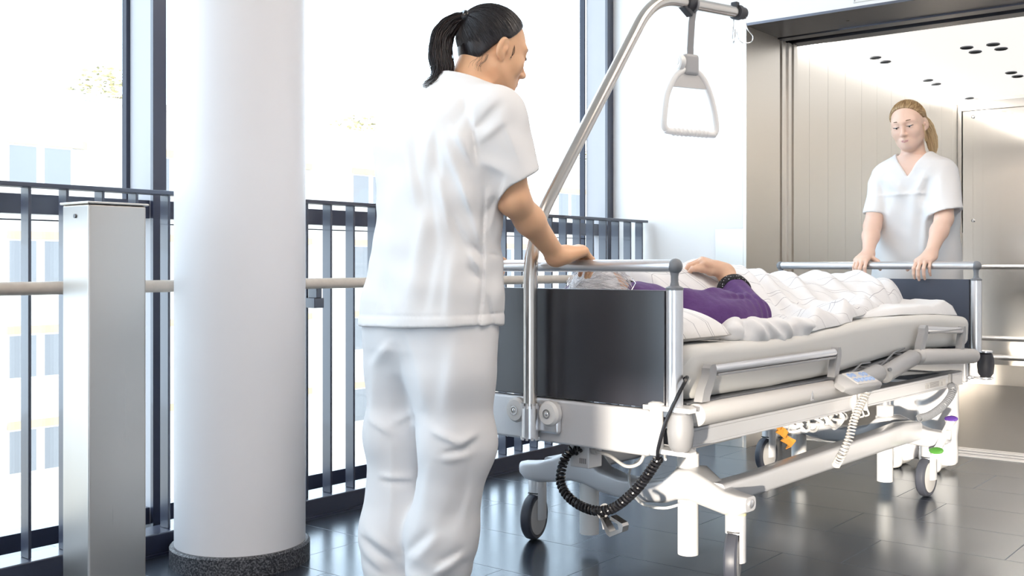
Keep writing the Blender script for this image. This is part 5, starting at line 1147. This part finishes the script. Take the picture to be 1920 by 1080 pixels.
V.fn(vneck, (1.55, 4.5, 1.26), (1.95, 4.9, 1.42), 0.003, 's'); V.cone((1.762, 4.70, 1.33), (1.752, 4.70, 1.46), 0.062, 0.068, 0.004, 's')
def q2(px, py, Y): return ((px-960)/2014*Y, Y, H - (py-497)/2014*Y)
fl3 = [(q2(a[0], a[1], Yd), q2(c[0], c[1], Yd), w, h) for (a, c, Yd, w, h) in [((1650, 330), (1655, 395), 4.75, 0.012, -0.010), ((1742, 335), (1738, 380), 4.58, 0.012, -0.012), ((1738, 385), (1732, 480), 4.60, 0.012, 0.010), ((1765, 330), (1752, 375), 4.55, 0.014, 0.007), ((1690, 350), (1670, 470), 4.62, 0.02, 0.008), ((1715, 340), (1712, 480), 4.62, 0.02, 0.007), ((1665, 330), (1690, 365), 4.64, 0.014, 0.007), ((1735, 320), (1715, 370), 4.6, 0.014, 0.007), ((1660, 365), (1735, 363), 4.62, 0.005, 0.005)]]
V.mesh('tunic', M['scrubs'], n2, 0.0048, lambda P: (folds2(P, fl3, lambda P: 4.74 - 0.9*(P[:, 0]-1.78)) + 0.003*wob(P, 15, 21) + 0.0018*wob(P, 36, 22)).astype(np.float32), 2, N2)
V = Vol(); torso(V, [(0.62, 1.80, 4.775, 0.175, 0.118), (0.80, 1.80, 4.775, 0.18, 0.125), (0.95, 1.79, 4.77, 0.165, 0.11)], R2)
V.chain([(1.728, 4.842, 0.72), (1.735, 4.83, 0.45), (1.742, 4.82, 0.02)], [0.10, 0.086, 0.078], 0.03); V.chain([(1.872, 4.708, 0.72), (1.868, 4.70, 0.45), (1.865, 4.70, 0.02)], [0.10, 0.086, 0.078], 0.03); half(V, (1.8, 4.7, 0.03), (0, 0, -1))
V.mesh('trousers', M['trouser'], n2, 0.0055, lambda P: (0.005*wob(P, 14, 31) + 0.003*wob(P, 30, 32)).astype(np.float32), 2, N2)
for (x, y) in ((1.735, 4.80), (1.857, 4.68)):
    V = Vol(); a = np.array((x, y, 0.0)); ff = np.array((F2[0], F2[1], 0)); V.cone(a + ff*-0.05 + (0, 0, 0.04), a + ff*0.13 + (0, 0, 0.032), 0.038, 0.03, 0.02); V.ell(a + ff*0.10 + (0, 0, 0.03), (0.048, 0.052, 0.035), None, 0.02); half(V, (x, y, 0.003), (0, 0, -1)); V.mesh('shoe', M['white_plastic'], n2, 0.006, None, 1, N2)
rng = np.random.RandomState(5); T2 = (0.0, -0.100, 0.012)
hc = hair_cap(hd2, n2, N2, M['cap_blond'], 0.010, tie=T2)
pulled_strands(hd2, N2, T2, 600, rng, (0.0004, 0.0009), 0.010).build('strands', M['hair_blond'], hc, smooth=60, weld=False)
pulled_strands(hd2, N2, T2, 600, rng, (0.0004, 0.0009), 0.0103).build('strands', M['hair_blond_light'], hc, smooth=60, weld=False)
tp = [hd2.w((-0.01, -0.095, 0.012)), hd2.w((-0.03, -0.115, 0.005)), hd2.w((-0.055, -0.105, -0.04)), hd2.w((-0.068, -0.09, -0.09)), hd2.w((-0.075, -0.07, -0.14)), hd2.w((-0.07, -0.05, -0.18))]
lock(tp, [0.012, 0.022, 0.026, 0.025, 0.02, 0.008], 300, rng, N2, (0.0006, 0.0011)).build('ponytail', M['hair_blond_light'], hc, smooth=60, weld=False)
b = B()
for k in range(14):
    p = np.array((-0.068, rng.uniform(-0.02, 0.02), rng.uniform(-0.0, 0.01))); b.tube(bezier([Vector(hd2.w(p)) - Vector(N2), Vector(hd2.w(p + np.array((-0.006, 0.004, -0.05)))) - Vector(N2), Vector(hd2.w(p + np.array((0.0 + rng.uniform(-.008, .008), rng.uniform(-0.012, 0.01), -0.10)))) - Vector(N2)], 5), [0.0004]*11, 4)
b.build('loose_wisps', M['hair_blond_light'], hc, smooth=60, weld=False)

# ------------------------------------------------------------------ patient (bed frame)
N3 = (0, 0.45, 0.70); pa = bthing('person', 'grey haired person in purple jumper lying in the bed, arm over the duvet', 'person', N3)
hd3 = Head((0.02, 0.245, 0.785), basis((0.10, 0.70, 0.71), (0.0, -0.7, 0.7)), 1.0)
S3, E3, C3, W3 = np.array((0.205, 0.38, 0.762)), np.array((0.292, 0.610, 0.735)), np.array((0.184, 0.705, 0.808)), np.array((0.132, 0.738, 0.868))
V = Vol(); V.ell((-0.02, 0.56, 0.752), (0.135, 0.25, 0.06), None, 0.03); V.ell((0, 0.365, 0.762), (0.175, 0.11, 0.068), None, 0.03); V.cone((0, 0.40, 0.78), hd3.w((0, -0.03, -0.05)), 0.058, 0.052, 0.03); hd3.add(V)
V.chain([S3, E3], [0.05, 0.042], 0.02); V.chain([E3, C3, W3], [0.042, 0.034, 0.027], 0.015); V.chain([(-0.2, 0.4, 0.77), (-0.27, 0.66, 0.745), (-0.14, 0.78, 0.755)], [0.05, 0.04, 0.03], 0.02)
V.chain([(-0.09, 0.85, 0.75), (-0.10, 1.25, 0.74), (-0.10, 1.72, 0.745)], [0.085, 0.06, 0.04], 0.03); V.chain([(0.07, 0.85, 0.75), (0.05, 1.25, 0.74), (-0.03, 1.72, 0.745)], [0.085, 0.06, 0.04], 0.03)
V.ell((-0.10, 1.80, 0.775), (0.04, 0.05, 0.07), None, 0.02); V.ell((-0.02, 1.80, 0.775), (0.04, 0.05, 0.07), None, 0.02)
hand(V, W3, (-0.40, -0.66, 0.36), (0.30, -0.15, 0.9), True, (46, 34, 20), 0.98, thumb=(0.30, 0.9, -0.25), spread=0.0)
V.mesh('body', M['skin3'], pa, 0.0036, None, 2, N3)
hd3.features(pa, N3, M['hair_grey'], M['lips'])
V = Vol(); V.ell((-0.02, 0.52, 0.755), (0.15, 0.22, 0.07), None, 0.03); V.ell((0.015, 0.355, 0.765), (0.20, 0.125, 0.080), None, 0.04)
V.chain([S3, S3*0.5+E3*0.5, E3], [0.064, 0.060, 0.056], 0.025); V.chain([E3 + np.array((0.0, 0.002, 0.004)), C3 + (C3-E3)*-0.02], [0.056, 0.049], 0.02)
V.chain([(-0.2, 0.4, 0.77), (-0.27, 0.66, 0.75)], [0.06, 0.055], 0.02); V.ell((0.245, 0.53, 0.745), (0.06, 0.13, 0.06), np.array(Matrix.Rotation(-0.33, 3, 'Z')), 0.03); V.ell((0.290, 0.455, 0.735), (0.070, 0.15, 0.056), np.array(Matrix.Rotation(-0.25, 3, 'Z')), 0.04)
V.cone((0, 0.36, 0.80), hd3.w((0, -0.03, -0.06)), 0.066, 0.066, 0.004, 's')
nc = (C3-E3)/np.linalg.norm(C3-E3)
fl4 = [(E3 + np.array((0.02, -0.02 - 0.02*k, 0.055 - 0.004*k)), C3*0.75 + E3*0.25 + np.array((-0.03+0.004*k, -0.045 - 0.02*k, -0.02-0.012*k)), 0.008, 0.007) for k in range(3)] + [((0.30, 0.45, 0.80), (0.31, 0.63, 0.78), 0.012, -0.006), ((0.25, 0.42, 0.83), (0.24, 0.60, 0.80), 0.012, 0.006), ((0.22, 0.70, 0.80), (0.27, 0.72, 0.77), 0.007, -0.006), ((0.21, 0.72, 0.79), (0.29, 0.70, 0.75), 0.007, 0.006)]
V.mesh('jumper', M['purple'], pa, 0.0042, lambda P: (1.5*folds(P, fl4) + 0.003*np.sin(P[:, 1]*170 + P[:, 0]*120 + 2*wob(P, 20, 7))*np.exp(-((P[:, 1]-0.60)/0.09)**2) + 0.0022*wob(P, 30, 41) + 0.0012*wob(P, 80, 42)).astype(np.float32), 2, N3)
cu = B(); c0 = Vector(C3 - nc*0.012) - Vector(N3); c1 = Vector(C3 + nc*0.026) - Vector(N3)
cu.tube([c0, c0.lerp(c1, 0.15), c0.lerp(c1, 0.5), c0.lerp(c1, 0.9), c1, c1 - Vector(nc)*0.012], [0.050, 0.0535, 0.0525, 0.050, 0.048, 0.043], 36); cu.build('cuff', M['dotted'], pa, smooth=60)
ck = B(); n0 = Vector(hd3.w((0, -0.012, -0.088))) - Vector(N3); ck.tube([Vector((0.02, 0.385, 0.79)) - Vector(N3), n0.lerp(Vector((0.02, 0.385, 0.79)) - Vector(N3), 0.5), n0], [0.082, 0.075, 0.066], 30); ck.build('collar', M['dotted'], pa, smooth=60)
rng = np.random.RandomState(9)
hc = hair_cap(hd3, pa, N3, M['cap_grey'], 0.014, tie=(0.01, -0.05, 0.10))
for mm, cnt in ((M['hair_grey'], 1100), (M['hair_grey_dark'], 260)):
    b = B(); cen = np.array((0, -0.010, 0.022)); rad = np.array((0.073, 0.090, 0.082)) + 0.0125
    for i in range(cnt):
        d = rng.normal(size=3); d /= np.linalg.norm(d); p = cen + d*rad
        hz_ = np.interp(p[1], [-0.1, -0.06, -0.03, 0.0, 0.03, 0.09], [-0.07, -0.06, -0.02, 0.0, 0.03, 0.06])
        if p[2] < hz_: continue
        w0 = d - np.array((0.1, -0.35, 0.93)); w0 = w0 + rng.normal(size=3)*0.22 + np.array((0.5, 0.1, 0)); tg = w0 - d*(w0 @ d); tg /= np.linalg.norm(tg)+1e-6; ln = rng.uniform(0.035, 0.07); lift = rng.uniform(0.0, 0.012); q = p; P = []
        for t in range(7):
            e = cen + (q-cen)/math.sqrt((((q-cen)/rad)**2).sum()); nn = (e-cen)/np.linalg.norm(e-cen)
            P.append(Vector(hd3.w(e + nn*(0.001 + lift*math.sin(t/6*2.2)))) - Vector(N3)); q = e + tg*ln/6 + rng.normal(size=3)*0.0009
        r_ = rng.uniform(0.0005, 0.0010); b.tube(P, [r_*0.3, r_, r_, r_, r_*0.9, r_*0.6, r_*0.1], 4, caps=False)
    b.build('strands', mm, hc, smooth=60, weld=False)
gl = B(); W_ = lambda p: Vector(hd3.w(p)) - Vector(N3)
for q in (-1, 1):
    gl.tube([W_((q*0.032 + 0.022*math.cos(a), 0.099 - 0.004*abs(math.cos(a)), -0.006 + 0.018*math.sin(a))) for a in np.linspace(0, 6.283, 25)], 0.0013, 6, caps=False)
    gl.tube([W_((q*0.054, 0.094, 0.0)), W_((q*0.074, 0.08, 0.002)), W_((q*0.082, 0.0, 0.004)), W_((q*0.078, -0.02, -0.006))], 0.0014, 6)
gl.tube([W_((-0.011, 0.099, -0.002)), W_((0, 0.104, 0.002)), W_((0.011, 0.099, -0.002))], 0.0013, 6)
g_ = gl.build('glasses', M['chrome'], pa); g_['label'] = 'thin metal framed glasses'
# ================================================================== LIGHT AND CAMERA
wd = bpy.data.worlds.new('World'); SC.world = wd; wd.use_nodes = True
bg = wd.node_tree.nodes['Background']; bg.inputs['Color'].default_value = (0.73, 0.86, 1.0, 1); bg.inputs['Strength'].default_value = 4.6
sun = bpy.data.lights.new('Sun', 'SUN'); sun.energy = 7.5; sun.color = (1.0, 0.9, 0.76); sun.angle = math.radians(1.2)
so = bpy.data.objects.new('Sun', sun); COL.objects.link(so)
so.rotation_euler = Vector((-0.34, 1.0, -0.062)).to_track_quat('-Z', 'Y').to_euler(); so.location = (2, -6, 4)
# unseen fill lamps, added to brighten the corridor
for i, (x, y, lb) in enumerate(((-0.4, 0.6, 'added fill lamp above the place in front of the bed'), (-0.4, 3.4, 'added fill lamp above the bed'), (-0.4, -1.6, 'added fill lamp behind the viewer'))):
    t = thing('fill_lamp', lb, 'lamp', (x, y, 3.0)); B().box(-0.62, 0.62, -0.62, 0.62, -0.03, 0, bev=0.004).build('housing', M['white_metal'], t); B().box(-0.59, 0.59, -0.59, 0.59, -0.036, -0.03).build('diffuser', M['lamp'], t)
cam = bpy.data.cameras.new('Camera'); cam.sensor_width = 36; cam.lens = 2014/1920*36; cam.shift_y = -43/1920; cam.clip_start = 0.02; cam.clip_end = 400
co = bpy.data.objects.new('Camera', cam); COL.objects.link(co); co.location = (0, 0, H); co.rotation_euler = (math.radians(90), 0, TH); SC.camera = co
vs_ = SC.view_settings; vs_.view_transform = 'Standard'; vs_.look = 'None'; vs_.gamma = 1; vs_.exposure = 0.24; vs_.use_curve_mapping = False
SC.cycles.use_denoising = True; SC.cycles.max_bounces = 10; SC.cycles.transparent_max_bounces = 16; SC.cycles.sample_clamp_indirect = 8; SC.cycles.caustics_reflective = False; SC.cycles.caustics_refractive = False
